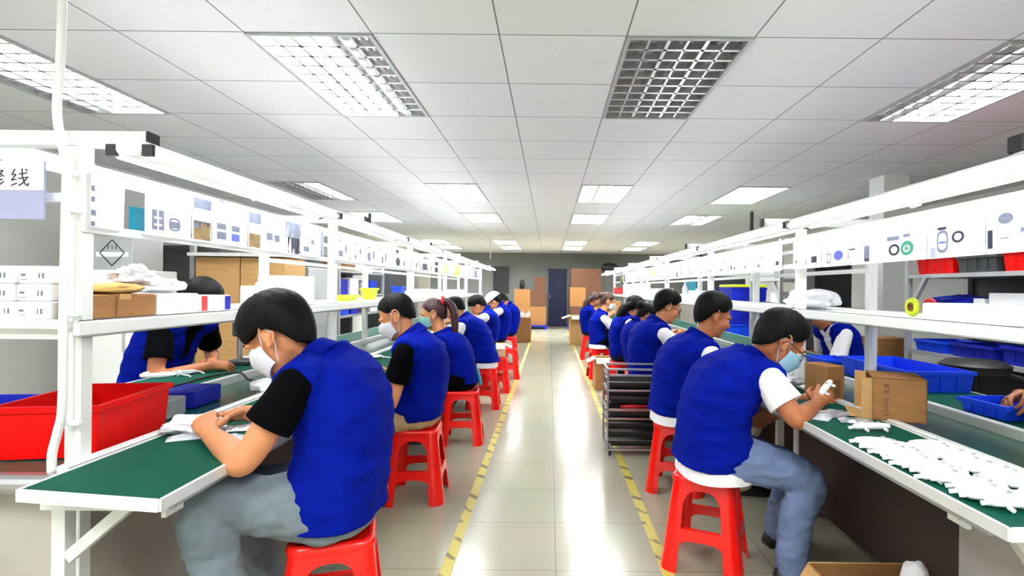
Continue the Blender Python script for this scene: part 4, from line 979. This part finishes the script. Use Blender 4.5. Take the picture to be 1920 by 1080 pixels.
for p0, p1, m, h, lab in ((632,664,'lime',.045,'lime green tray on the shelf past the second upright'), (686,700,'lime',.10,'lime green upright box on the shelf past the second upright'), (742,752,'blue_bin',.12,'blue upright box on the shelf before the third upright')):
    a, e = 1.6*FPX/(VX-p0), 1.6*FPX/(VX-p1); crate((-1.60, (a+e)/2, SH), (.10, abs(e-a)*.8, h), 0, m, lab, ribs=False)
for p0, p1, h, lab in ((778,800,.07,'flat white carton on the shelf past the third upright'), (802,822,.09,'pinkish white carton on the shelf above the ponytailed worker'), (842,856,.06,'white carton on the shelf above the cropped haired worker'), (860,872,.08,'white carton on the shelf past the fifth upright')):
    a, e = 1.45*FPX/(VX-p0), 1.45*FPX/(VX-p1); carton((-1.56, (a+e)/2, SH), (.2, abs(e-a), h), 0, 'carton_white', lab, cat='box', name='white_box', tape=None)
# on the benches of the red bin line
crumple((-1.235, 1.90, BT), (.095,.07,.032), 'bag_white', 'crumpled white plastic bag on the bench under the front worker hands', 'plastic_bag', 'plastic bag', 2, amp=.5)
for (px, py, r, w_, d_, m, lab) in ((432,806,.3,.13,.075,'foil','silvery pouch lying flat beside the front worker hands'), (470,800,1.1,.14,.07,'foil','silvery pouch beside the black sleeve of the front worker'), (440,822,-.3,.10,.05,'bag_film','clear pouch with a white part beside the silvery pouches'), (352,822,.5,.12,.06,'bag_film','clear pouch under the crumpled white bag')):
    q = atZ(px, py, BT); sheetbag((q.x, q.y, BT), w_, d_, r, m, lab, seed=px)
q = atZ(312, 782, .72); carton((-1.60, 2.27, .7195), (.09,.14,.075), .1, 'alu_grey', 'small grey box on the belt behind the red bin', cat='box', name='grey_box', tape=None)
carton((-1.66, 2.52, .7195), (.16,.22,.075), .05, 'deep_blue', 'dark blue box on the belt behind the small grey box', cat='box', name='blue_box', tape=None)
q = atZ(505, 728, .76); crumple((q.x, q.y, .7195), (.07,.09,.05), 'bag_white', 'white plastic bag on the belt before the front worker mask', 'plastic_bag', 'plastic bag', 31)
cable([V((-2.0,2.35,BT+.006)), V((-1.9,2.75,BT+.006)), A(380,712,3.0)+V((0,0,.01)), V((-1.80,3.15,.765)), V((-1.66,3.02,.745)), V((-1.5,3.0,.726)), V((-1.42,3.06,.728))], .006, 'black_rubber', 'black cable lying from the far bench across the belt')
for (px, py, r, sd, lab) in ((300,706,.085,1,'tangled white cable coil on the far bench before the worker in open vest'), (350,700,.05,5,'small loop of pale cable beside the tangled white coil'), (690,672,.09,8,'white cable coil beside the khaki trousered worker hands'), (660,668,.05,9,'small white cable loop on the belt by the khaki trousered worker')):
    q = atZ(px, py, BT); coil((q.x, q.y, BT if abs(q.x) < 1.33 or abs(q.x) > 1.83 else .72), r, 4, .0045, 'white_plastic', lab, seed=sd)
q = atZ(426, 684, BT); sheetbag((q.x, q.y, BT), .12, .09, .4, 'white_plastic', 'white part under the hands of the worker in open vest', name='white_part', cat='part', seed=3, h=.02)
q = atZ(740, 660, BT); crumple((-1.12, 4.35, BT), (.09,.08,.04), 'bag_white', 'white plastic bag on the bench before the ponytailed worker', 'plastic_bag', 'plastic bag', 41)
# bench press on the far bench
def press(o, label, hgt=.28):
    o = V(o); t = empty('arbor_press', o, label, 'machine')
    b = MB(); b.box(o+V((0,0,.015)), (.16,.22,.03), bev=.006); b.build('base', 'dark_grey', t)
    b = MB(); b.cyl(o+V((-.04,0,.03)), o+V((-.04,0,hgt)), .016, 14); b.build('column', 'steel', t, smooth=40)
    b = MB(); b.box(o+V((.0,0,hgt-.05)), (.14,.09,.10), bev=.01); b.build('head', 'dark_grey', t)
    b = MB(); b.cyl(o+V((.04,0,hgt-.10)), o+V((.04,0,.075)), .011, 12); b.cyl(o+V((.04,0,.075)), o+V((.04,0,.055)), .02, 12); b.build('ram', 'steel', t, smooth=40)
    b = MB(); b.tube([o+V((.0,.05,hgt-.03)), o+V((.02,.10,hgt+.03)), o+V((.05,.15,hgt+.10))], .008, 8); b.blob(o+V((.05,.155,hgt+.11)), (.016,.016,.016)); b.build('lever', 'steel', t, smooth=True)
    b = MB(); b.box(o+V((.04,0,.04)), (.07,.09,.018), bev=.003); b.build('fixture', 'steel', t); return t
press((-2.02, 3.62, BT), 'dark bench press with a steel lever beside the worker in open vest')
press((-2.05, 4.5, BT), 'second dark bench press on the far bench, beyond the first one', .24)
# --- blue bin line
t = empty('open_carton', (1.40,2.30,BT), 'brown carton tipped on its side, its open mouth towards the aisle', 'carton')
o_, u_, v_ = V((1.318,2.21,BT)), V((.92,-.39,0)).normalized(), V((.39,.92,0)).normalized(); W_, D_, H_, tk = .185, .22, .172, .004
Rb = Matrix((u_, v_, Z)).transposed(); pb = lambda x, y, z: o_+u_*x+v_*y+Z*z
b = MB()
for c, d in (((W_/2, D_/2, tk/2), (W_, D_, tk)), ((W_/2, D_/2, H_-tk/2), (W_, D_, tk)), ((W_/2, tk/2, H_/2), (W_, tk, H_)), ((W_/2, D_-tk/2, H_/2), (W_, tk, H_)), ((W_-tk/2, D_/2, H_/2), (tk, D_, H_))): b.box(pb(*c), d, rot=Rb)
b.build('box_body', 'card', t)
for (c, d, ax, an) in (((-.04, D_/2, .004), (.085, D_*.96, .003), 'Y', 5), ((-.022, .0, H_/2), (.05, .003, H_*.96), 'Z', 28), ((-.02, D_, H_/2), (.05, .003, H_*.96), 'Z', -35)):
    b = MB(); b.box(pb(*c), d, rot=Rb @ Matrix.Rotation(math.radians(an), 3, ax)); b.build('flap', 'card_pale', t)
b = MB()
for (u0, v0, u1, v1) in ((.20,.78,.30,.86), (.20,.64,.24,.72), (.26,.64,.30,.72), (.20,.50,.29,.53), (.20,.44,.29,.47), (.22,.2,.24,.4), (.26,.2,.28,.4), (.2,.12,.3,.15)):
    b.quad(pb(W_*u0, -.001, H_*v0), pb(W_*u1, -.001, H_*v0), pb(W_*u1, -.001, H_*v1), pb(W_*u0, -.001, H_*v1))
b.build('print', 'card_ink', t)
carton((1.345, 2.66, BT), (.10,.16,.165), .2, 'card', 'narrow brown carton standing behind the tipped carton', tape=None, marks=[('-y',.4,.1,.75,.6)])
crate((2.03, 3.14, BT), (.34,.66,.11), 0, 'blue_bin', 'long blue plastic bin on the bench across the blue bin line')
crate((1.93, 2.31, BT), (.20,.22,.062), math.radians(6), 'blue_bin', 'small blue plastic bin before the long blue bin on the far bench')
crate((1.95, 3.78, BT), (.20,.26,.06), 0, 'blue_bin', 'low blue bin behind the tipped carton, past the long blue bin')
sheetbag((1.20, 2.30, BT), .16, .11, .4, 'foil', 'silvery pouch beside the hands of the worker with glasses', seed=11)
sheetbag((1.23, 2.17, BT), .13, .08, -.3, 'foil', 'silvery pouch before the mouth of the tipped carton', seed=13)
sheetbag((1.12, 2.22, BT), .10, .06, .9, 'bag_film', 'clear pouch at the bench edge by the worker with glasses', seed=17)
crumple((1.20, 2.98, BT), (.14,.20,.062), 'clear_tray', 'heap of clear blister packs on the bench before the worker with glasses', 'blister_pack_heap', 'packaging', 21, amp=.3)
# a long white handset lying apart, then the field of white parts
def white_part(o, rz, ln=.13, label='', group=None, rod=False):
    o = V(o); t = empty('plastic_fitting', o, label, 'plastic part', group); R = Matrix.Rotation(rz, 3, 'Z'); q = lambda x, y, z: o + R @ V((x, y, z))
    b = MB(); b.tube([q(-ln/2+.012,0,.017), q(-ln*.2,0,.0185), q(ln*.2,0,.018), q(ln/2-.012,0,.017)], [.0125,.015,.0148,.012], 12, ref=(0,0,1), ratio=.85, smooth=3, round_caps=True); b.build('handle_body', 'white_plastic', t, smooth=True)
    for x in (-ln*.22, ln*.28): b = MB(); b.cyl(q(x,-.012,.010), q(x+.003,-.026,.006), .0055, 8); b.build('peg', 'white_plastic', t, smooth=40)
    b = MB(); b.cyl(q(-ln/2+.006,.004,.014), q(-ln/2-.010,.010,.010), .006, 8); b.build('spigot', 'white_plastic', t, smooth=40)
    b = MB(); b.cyl(q(ln*.18,0,.031), q(ln*.18,0,.0345), .006, 10); b.build('stud', 'alu_grey', t); return t
white_part(atZ(1634, 808, BT), .1, .15, 'single long white plastic handle lying apart before the tipped carton')
o = white_part(V((0,0,0)), 0, .10, 'white plastic part held up by the worker with glasses and light blue mask'); o.location = A(1550,732,2.44); o.rotation_euler = (.2, -.75, .4)
proto = None; n_ = 0
Gp = 'white plastic handles laid out on the bench'
for col, (xa, ya, yb, cnt) in enumerate(((1.10, 1.83, 1.30, 15), (1.25, 1.80, 1.34, 13))):
    for k in range(cnt):
        y = ya + (yb-ya)*k/(cnt-1); x = xa + .012*math.sin(k*1.9+col) + (.012 if k > cnt*.6 else 0); rz = -.16 + .12*math.sin(k*2.3+col*1.4)
        od = ['first','second','third','fourth','fifth','sixth','seventh','eighth','ninth','tenth','eleventh','twelfth','thirteenth','fourteenth','fifteenth'][k]; lab = f'white plastic handle in the row along the {"bench edge" if col == 0 else "conveyor rail"}, {od} from the tipped carton'
        if proto is None: proto = white_part((x, y, BT), rz, .135, lab, Gp); proto.rotation_euler = (0,0,0); P0 = (x, y, rz)
        else: dup(proto, (x, y, BT + (.0 if k % 2 else .001)), rz-P0[2], lab, Gp + (' by the rail' if col else ''))
# shelf of the blue bin line
S2 = LINES[1]['shelf']-.0025
def on_shelf_r(p0, p1, dep, h, m, label, xo=1.40, **kw):
    a, e = xo*FPX/(p0-VX), xo*FPX/(p1-VX); return carton((xo+dep/2, (a+e)/2, S2), (dep, abs(e-a)-.004, h), 0, m, label, **kw)
on_shelf_r(1728, 1862, .22, .066, 'carton_white', 'long plain white box on the shelf beside the tape rolls', cat='box', name='white_box', tape=None)
crumple((1.56, 3.26, S2), (.10,.27,.062), 'bag_white', 'slumped white foam sack on the shelf at the second upright', 'foam_sack', 'sack', 51, amp=.35)
for k, (px, m, lab) in enumerate(((1711,'lime','roll of lime tape standing on the shelf beside the long white box'), (1722,'red_item','roll of red tape on the shelf behind the lime roll'))):
    Y = 1.58*FPX/(px-VX); t = empty('tape_roll', (1.58+.05*k, Y, S2), lab, 'tape roll'); c_ = V((1.58+.05*k, Y, S2+.041)); Q = Matrix.Rotation(PI/2, 3, 'Y')
    b = MB(); b.add(*torus_v(c_, .029, .012, 24, 8, Q)); b.build('tape', m, t, smooth=True); b = MB(); b.loft([[c_+V((sx*.012, r*math.cos(a), r*math.sin(a))) for a in [2*PI*i/20 for i in range(20)]] for sx, r in ((-1,.018), (1,.018), (1,.015), (-1,.015), (-1,.018))], cap=False); b.build('core', 'card', t)
for p0, p1, h, lab in ((1290,1300,.10,'white bottle box on the shelf past the third upright'), (1262,1284,.06,'flat white carton on the shelf beyond the thin glasses worker'), (1215,1234,.12,'white carton on the shelf past the fourth upright'), (1168,1196,.20,'large white carton on the shelf near the far end of the blue bin line')):
    on_shelf_r(p0, p1, .2, h, 'carton_white', lab, cat='box', name='white_box', tape=None)
def bottle(o, label, h=.16, r=.03, m='white_plastic'):
    o = V(o); t = empty('bottle', o, label, 'bottle'); b = MB(); b.lathe(o, [(r*.9,0), (r,.01), (r,h*.62), (r*.5,h*.8), (r*.32,h*.86)], 14); b.build('bottle_body', m, t, smooth=40)
    b = MB(); b.lathe(o, [(r*.38,h*.86), (r*.38,h), (r*.3,h*1.01)], 12); b.build('bottle_cap', m, t, smooth=40)
bottle((1.55, 6.25, S2), 'tall white bottle on the shelf near the third upright of the blue bin line', .2)
bottle((1.55, 5.75, S2), 'short white bottle on the shelf near the third upright', .12)
on_shelf_r(1150, 1157, .2, .14, 'red_item', 'red box on the shelf at the far end of the blue bin line', cat='box', name='red_box', tape=None)
# tray trolley beside the aisle
t = empty('tray_trolley', (.66,4.30,0), 'steel trolley with stacked black trays at the aisle edge', 'trolley')
b = MB()
for x in (.45,.87):
    for y in (4.14,4.46): b.cyl((x,y,.035), (x,y,.66), .009, 10)
b.build('post', 'steel', t, smooth=40)
for z in (.66, .615, .50, .355, .285, .05):
    b = MB()
    for (p, q) in (((.45,4.14), (.87,4.14)), ((.87,4.14), (.87,4.46)), ((.87,4.46), (.45,4.46)), ((.45,4.46), (.45,4.14))): b.bar((*p, z), (*q, z), .012, .014)
    b.build('rail', 'steel', t)
for x in (.47,.85):
    for y in (4.16,4.44):
        b = MB(); b.cyl((x-.008,y,.018), (x+.008,y,.018), .018, 14); b.build('caster', 'black_rubber', t, smooth=40)
for k, z in enumerate((.07,.135,.20,.295,.40,.455,.515)):
    c = crate((.66,4.30,z), (.385,.29,.045), 0, 'black', f'black tray in the steel trolley, {["lowest","second from the bottom","third from the bottom","middle, under the red tool","third from the top","second from the top","topmost"][k]}', name='tray', cat='tray', group='black trays in the steel trolley', ribs=False, wall=.004)
    c.children
    b = MB()
    for (p, q) in (((.462,4.15), (.858,4.15)), ((.858,4.15), (.858,4.45)), ((.858,4.45), (.462,4.45)), ((.462,4.45), (.462,4.15))): b.bar((*p, z+.047), (*q, z+.047), .007, .004)
    b.build('rim_edge', 'steel' if k in (0,3,6) else 'dark_grey', c)
b = MB(); b.tube([V((.56,4.2,.366)), V((.66,4.2,.366)), V((.78,4.24,.358))], [.012,.02,.012], 10, smooth=4, round_caps=True); tag(b.build('hand_tool', 'red_item', smooth=True), 'red hand tool lying in the steel trolley', 'tool')
# cartons near the stools
carton((-.66, 6.72, .431), (.23,.20,.15), .05, 'cream', 'open cream carton standing on a red stool, red bin side', flaps=118, tape='cream')
carton((.70, 6.98, 0), (.24,.26,.40), .05, 'card_pale', 'open brown carton on the floor behind the trolley', flaps=120, tape='cream')
carton((.68, 12.6, 0), (.42,.46,.66), .06, 'card_pale', 'large open carton at the aisle edge, far end of the blue bin line', flaps=112, tape='cream')
carton((-.62, 13.0, 0), (.36,.42,.58), .0, 'card', 'brown carton heaped with white parts at the far end of the red bin line', tape='card_pale')
for k in range(7): bottle((-.74+.05*(k % 6)+.01*(k//6), 12.88+.07*((k*3) % 4), .582), 'white part standing on the heaped brown carton', .09+.03*(k % 3), .028)
for o in bpy.data.objects:
    if o.get('label') == 'white part standing on the heaped brown carton': o['group'] = 'white parts on the brown carton'
carton((1.20, 1.86, 0), (.46,.34,.26), .0, 'card', 'open carton on the floor under the blue bin line bench', flaps=150, tape='card_pale')
crumple((1.30, 1.92, .15), (.05,.05,.09), 'white_plastic', 'white part sticking out of the open floor carton', 'white_part', 'part', 61, amp=.15)
carton((-1.98, 1.86, 0), (.40,.36,.29), .1, 'card', 'orange brown carton on the floor under the red bin line', tape='card_pale')
# ================================================================== BACKGROUND: racks and stores beside and beyond the lines
def rack(x0, x1, y0, y1, zs, hgt, label, m='alu_grey', back=None, brace=True):
    t = empty('storage_rack', ((x0+x1)/2, (y0+y1)/2, 0), label, 'storage rack')
    for x in (x0, x1):
        for y in (y0, y1): b = MB(); b.box((x, y, hgt/2), (.04, .04, hgt)); b.build('upright', m, t)
    for z in zs:
        b = MB(); b.box(((x0+x1)/2, (y0+y1)/2, z-.015), (x1-x0+.03, y1-y0+.03, .03)); b.build('rack_shelf', m, t)
    if brace:
        for ye, sg in ((y0, 1), (y1, -1)): b = MB(); b.bar((x0, ye, zs[-1]-.32), (x0, ye+sg*.22, zs[-1]-.02), .03); b.build('brace', m, t)
    if back:
        xb = x1 if x0 > 0 else x0; b = MB(); b.box((xb+(.025 if x0 > 0 else -.025), (y0+y1)/2, hgt/2+.05), (.012, y1-y0+.06, hgt-.1)); b.build('back_panel', back, t)
    return t
# blue bin side, rack of red bins
rack(3.0, 3.5, 2.70, 4.55, (.42,.80,1.17,1.415), 1.9, 'grey storage rack holding red bins across the blue bin line', back='black')
for k, (y, w_) in enumerate(((4.28,.40), (3.45,.36), (3.08,.34), (2.86,.0))):
    if w_: crate((3.19, y, 1.416), (.34,w_,.135), 0, 'red_bin', f'red bin on the top shelf of the grey rack, {["by its far upright","second along","third along"][k]}', group='red bins on the grey rack', wall=.006)
crate((3.19, 3.86, 1.416), (.34,.36,.12), 0, 'dark_grey', 'dark grey green bin between the red bins on the rack', wall=.006)
crumple((3.15, 4.15, 1.171), (.12,.28,.045), 'deep_blue', 'heap of blue bags on the middle shelf of the grey rack', 'bag_heap', 'bags', 71)
carton((3.14, 3.62, 1.171), (.2,.30,.10), 0, 'carton_white', 'pale carton on the middle shelf of the grey rack', tape=None)
carton((3.12, 3.87, 1.171), (.14,.10,.06), 0, 'carton_white', 'little white box beside the pale carton on the rack', cat='box', name='white_box', tape=None)
carton((3.16, 3.25, 1.171), (.2,.26,.07), 0, 'alu_grey', 'grey box on the middle shelf of the grey rack, next to the pale carton', cat='box', name='grey_box', tape=None)
crate((3.18, 4.33, .801), (.34,.30,.09), 0, 'blue_bin', 'blue bin on the low shelf of the grey rack by its far upright')
crate((3.18, 3.88, .801), (.34,.40,.10), 0, 'deep_blue', 'dark blue bin on the low shelf of the grey rack')
crate((3.18, 3.42, .801), (.34,.40,.12), 0, 'deep_blue', 'dark blue bin behind the black swivel stool on the rack')
crate((3.18, 2.98, .801), (.34,.36,.10), 0, 'blue_bin', 'blue bin on the low shelf of the grey rack, past the black swivel stool')
t = empty('swivel_stool', (2.62, 3.35, 0), 'black swivel stool with a tilted back rest before the grey rack', 'stool')
b = MB(); b.lathe((2.62,3.35,.78), [(.15,0), (.18,.02), (.185,.05), (.15,.075), (.02,.08)], 20); b.build('seat', 'black', t, smooth=50)
b = MB(); b.cyl((2.62,3.35,.06), (2.62,3.35,.79), .025, 12); b.build('column', 'black', t, smooth=40)
for k in range(5):
    a = 2*PI*k/5; b = MB(); b.bar((2.62,3.35,.07), (2.62+.26*math.cos(a), 3.35+.26*math.sin(a), .045), .035, .025); b.cyl((2.62+.26*math.cos(a), 3.35+.26*math.sin(a)-.015, .025), (2.62+.26*math.cos(a), 3.35+.26*math.sin(a)+.015, .025), .025, 10); b.build('leg', 'black', t)
b = MB(); b.tube([V((2.72,3.3,.80)), V((2.86,3.22,.76)), V((2.93,3.15,.88))], .014, 8); b.box((2.95,3.12,.95), (.04,.28,.16), rz=-.5, bev=.015); b.build('backrest', 'black', t)
carton((3.20, 5.18, 0), (.30,.30,.84), 0, 'card', 'tall brown carton before the white square column')
# dark gap beside the column, filled with a black box, and grey frame
b = MB(); b.box((3.05, 6.0, .85), (.40,.3,1.7), bev=.01); tag(b.build('dark_box', 'black'), 'black box standing in for the dark gap between grey frame and white column', 'cabinet')
t = rack(2.78, 3.42, 6.55, 7.5, (.5,.9,1.12,1.42), 1.9, 'grey work rack with a white machine behind the worker facing the aisle', back='dark_grey')
carton((2.95, 6.9, 1.121), (.20,.26,.14), 0, 'carton_white', 'white machine box on the grey work rack', cat='box', name='white_box', tape=None)
carton((3.05, 7.25, 1.121), (.16,.16,.08), 0, 'deep_blue', 'violet blue box on the grey work rack', cat='box', name='blue_box', tape=None)
carton((2.95, 7.05, 1.421), (.3,.5,.10), 0, 'alu_grey', 'flat grey box on top of the grey work rack', cat='box', name='grey_box', tape=None)
for k in range(4): crate((2.86, 8.1, .26*k), (.5,.6,.26), 0, 'deep_blue' if k % 2 else 'blue_bin', f'big blue crate in the stack beyond the grey work rack, {["lowest","second","third","topmost"][k]}', name='crate', cat='crate', group='big blue crates')
crate((2.86, 8.1, 1.042), (.5,.6,.27), 0, 'deep_blue', 'deep blue crate under the lime tray of the blue stack', name='crate', cat='crate')
b = MB(); b.box((2.86, 8.1, 1.335), (.5,.6,.04), bev=.01); tag(b.build('plastic_tray', 'lime'), 'lime green tray on top of the blue crate stack', 'tray')
b = MB(); b.box((2.9, 9.3, .75), (.6,.8,1.5), bev=.01); tag(b.build('dark_box', 'dark_grey'), 'dark grey cabinet beyond the blue crate stack', 'cabinet')
b = MB(); b.box((2.9, 10.6, .58), (.5,.9,1.16), bev=.01); tag(b.build('grey_cabinet', 'panel_grey'), 'beige grey cabinet under the teal case, blue bin side', 'cabinet')
b = MB(); b.box((2.9, 10.6, 1.32), (.4,.7,.31), bev=.01); tag(b.build('equipment_case', 'teal'), 'teal case standing on a beige grey cabinet, blue bin side', 'case')
# red bin side
t = empty('white_cabinet', (-3.40, 4.40, 0), 'tall white cabinet beside the worker in open vest', 'cabinet')
b = MB(); b.box((-3.40, 4.45, .69), (.36,.5,1.38), bev=.006); b.build('cabinet_body', 'white_paint', t)
b = MB(); b.box((-3.40, 4.194, .66), (.33,.014,1.22), bev=.004); b.build('cabinet_door', 'white_paint', t); b = MB(); b.bar((-3.27,4.18,.75), (-3.27,4.18,.9), .014); b.build('handle', 'steel', t)
t = carton((-3.39, 4.38, 1.381), (.31,.34,.26), 0, 'alu_grey', 'pale box with a black diamond outline on top of the white cabinet', cat='box', name='diamond_box', tape=None)
b = MB(); f0 = V((-3.39, 4.2085, 1.511))
dm = [V((-.095,0,0)), V((0,0,.10)), V((.095,0,0)), V((0,0,-.10))]
for i in range(4): b.bar(f0+dm[i], f0+dm[(i+1) % 4], .008, .001, ref=(0,1,0))
for x in (-.03,.0,.03): b.bar(f0+V((x,0,.03)), f0+V((x,0,.06)), .006, .001, ref=(0,1,0))
b.build('print', 'ink_dark', t); b = MB(); b.box(f0+V((0,.001,-.012)), (.25,.001,.035)); b.build('tape', 'paper', t)
b = MB(); b.box((-3.30, 4.42, 1.76), (.05,.26,.24)); tag(b.build('file_box', 'teal'), 'teal file box standing on the diamond box', 'file box')
rack(-3.85, -3.28, 5.0, 6.3, (.45,.95,1.30,1.66), 1.72, 'grey rack with dark back beside the stacked brown cartons', back='black')
b = MB(); b.box((-3.55, 5.3, 1.13), (.4,.4,.35), bev=.01); tag(b.build('dark_machine', 'black'), 'black machine on the grey rack behind the white cabinet', 'machine')
for k, (x, z, h) in enumerate(((-3.02,0,.5), (-2.61,0,.5), (-3.02,.501,.5), (-2.61,.501,.5), (-3.02,1.002,.52), (-2.61,1.002,.52))):
    carton((x, 5.15, z), (.40,.42,h), 0, 'card_pale', f'big pale brown carton of the stack behind the bench press, {["lower","lower","middle","middle","top","top"][k]} {["cabinet side","aisle side"][k % 2]}', group='stacked big cartons')
b = MB(); b.box((-2.81, 5.1, 1.545), (.86,.5,.03)); tag(b.build('white_board', 'white_paint'), 'white board lying on top of the big carton stack', 'board')
b = MB(); b.box((-3.2, 7.0, .75), (.5,.7,1.5), bev=.008); tag(b.build('grey_cabinet', 'alu_grey'), 'plain grey cabinet past the big carton stack', 'cabinet')
rack(-3.5, -2.95, 7.6, 9.6, (.45,.85,1.15,1.5), 1.75, 'grey rack with blue and white boxes past the plain grey cabinet', back='dark_grey')
for k, (y, m, h, z) in enumerate(((7.9,'deep_blue',.22,1.15), (8.35,'carton_white',.25,1.15), (8.8,'alu_grey',.2,1.15), (9.25,'blue_bin',.22,1.15), (7.95,'blue_bin',.2,.85), (8.4,'deep_blue',.2,.85), (8.85,'card',.22,.85), (9.3,'carton_white',.2,.85), (8.2,'card',.2,1.5), (9.0,'carton_white',.18,1.5))):
    nm2 = {'deep_blue':'dark blue','carton_white':'white','alu_grey':'grey','blue_bin':'blue','card':'brown'}[m]; lv = {1.15:'third',.85:'second',1.5:'top'}[z]
    carton((-3.18, y, z+.001), (.36,.36,h), 0, m, f'{nm2} box on the {lv} shelf of the rack past the grey cabinet{", far end" if y > 9.1 else ""}', cat='box', name='storage_box', tape=None)
b = MB(); b.box((-3.1, 10.6, .8), (.5,1.2,1.6), bev=.008); tag(b.build('dark_box', 'dark_grey'), 'dark grey cabinet near the far end of the red bin line', 'cabinet')
b = MB(); b.box((-3.1, 12.4, .8), (.5,1.2,1.6), bev=.008); tag(b.build('grey_cabinet', 'panel_grey'), 'beige grey cabinet past the dark one by the red bin line', 'cabinet')
# far end: stacked cartons on pallets
def pallet(x, y, w, d, label):
    t = empty('pallet', (x, y, 0), label, 'pallet')
    for k in range(3): b = MB(); b.box((x-w/2+.06+(w-.12)*k/2, y, .04), (.09,d,.08)); b.build('bearer', 'deep_blue', t)
    b = MB(); b.box((x, y, .10), (w,d,.035)); b.build('deck', 'deep_blue', t)
pallet(-.62, 17.3, 1.1, .9, 'blue pallet under the brown cartons at the far wall'); pallet(1.12, 17.3, 1.1, .9, 'blue pallet under the tall carton stack at the far wall')
for k, (x, z, w_, h, m, lab) in enumerate(((-.86,.118,.5,.62,'card','lower pale brown carton at the notice board end'), (-.86,.739,.5,.50,'card','upper pale brown carton at the notice board end'), (-.36,.118,.5,.58,'card','pale brown carton at the foot of the dark cartons'), (-.36,.699,.5,.50,'card_dark','dark brown carton in the middle of the stack'), (-.32,1.2,.36,.42,'card_dark','dark reddish carton on top of the stack'))):
    carton((x, 17.3, z), (w_,.6,h), 0, m, lab+' by the far wall')
crumple((-.88, 17.2, 1.24), (.08,.08,.16), 'black', 'black bundle standing on the pale cartons by the far wall', 'black_bundle', 'bundle', 81, amp=.2)
for k, (x, z, w_, h, m, lab) in enumerate(((.88,.118,.5,.6,'card_dark','lower'), (1.39,.118,.5,.6,'card','lower'), (.88,.719,.5,.6,'card','middle'), (1.39,.719,.5,.6,'card_dark','middle'), (1.13,1.32,.95,.58,'card_dark','top'))):
    carton((x, 17.3, z), (w_,.6,h), 0, m, f'{"dark" if m == "card_dark" else "lighter"} brown carton in the {lab} layer of the tall stack by the far wall')
carton((1.95, 17.0, 0), (.5,.5,.9), 0, 'card', 'brown carton at the foot of the wall fan')
t = empty('wall_fan', (1.98, 18.1, 1.9), 'black wall fan above the far end of the blue bin line', 'fan')
b = MB(); b.lathe((0,0,0), [(.02,-.05), (.16,-.04), (.30,0), (.16,.05), (.02,.06)], 24); b.v = [(x+1.98, 18.08+z, 1.98+y*.55) for x, y, z in b.v]; b.build('fan_head', 'black', t, smooth=40)
b = MB(); b.bar((1.98,18.1,1.9), (1.98,18.38,1.9), .05); b.build('bracket', 'black', t)
for x, y, z0, lab in ((-1.34, 12.2, 1.92, 'thin white hanging cable pole over the far end of the red bin line'),):
    b = MB(); b.cyl((x,y,z0), (x,y,CEIL), .012, 8); tag(b.build('hanging_pole', 'white_paint'), lab, 'pole')
for x, y, lab in ((-1.18, 3.55, 'short black hook hanging above the lamp of the red bin line'), (1.22, 3.3, 'short black hook hanging above the lamp of the blue bin line')):
    zt_ = 1.75; b = MB(); b.bar((x,y,1.66 if x < 0 else 1.625), (x,y,zt_), .018, .012); tag(b.build('black_hook', 'black'), lab, 'hook')
# ================================================================== CAMERA AND WORLD
cd = bpy.data.cameras.new('camera'); cam = bpy.data.objects.new('camera', cd); C.objects.link(cam)
cam.location = (0, 0, CAMH); cam.rotation_euler = (PI/2, -ROLL, 0)
cd.sensor_width = 36; cd.lens = FPX/1920*36; cd.shift_x = -(VX-960)/1920; cd.shift_y = (VY-540)/1920; cd.clip_start = .02
bpy.context.scene.camera = cam
w = bpy.data.worlds.new('world'); bpy.context.scene.world = w; w.use_nodes = True
w.node_tree.nodes['Background'].inputs[0].default_value = (.9,.95,1,1); w.node_tree.nodes['Background'].inputs[1].default_value = .5
sc = bpy.context.scene
sc.view_settings.view_transform = 'Standard'; sc.view_settings.look = 'None'; sc.view_settings.exposure = 0.74; sc.view_settings.gamma = 1
sc.view_settings.use_curve_mapping = False
sc.cycles.use_denoising = True; sc.cycles.max_bounces = 8; sc.cycles.diffuse_bounces = 5; sc.cycles.glossy_bounces = 3; sc.cycles.sample_clamp_indirect = 8
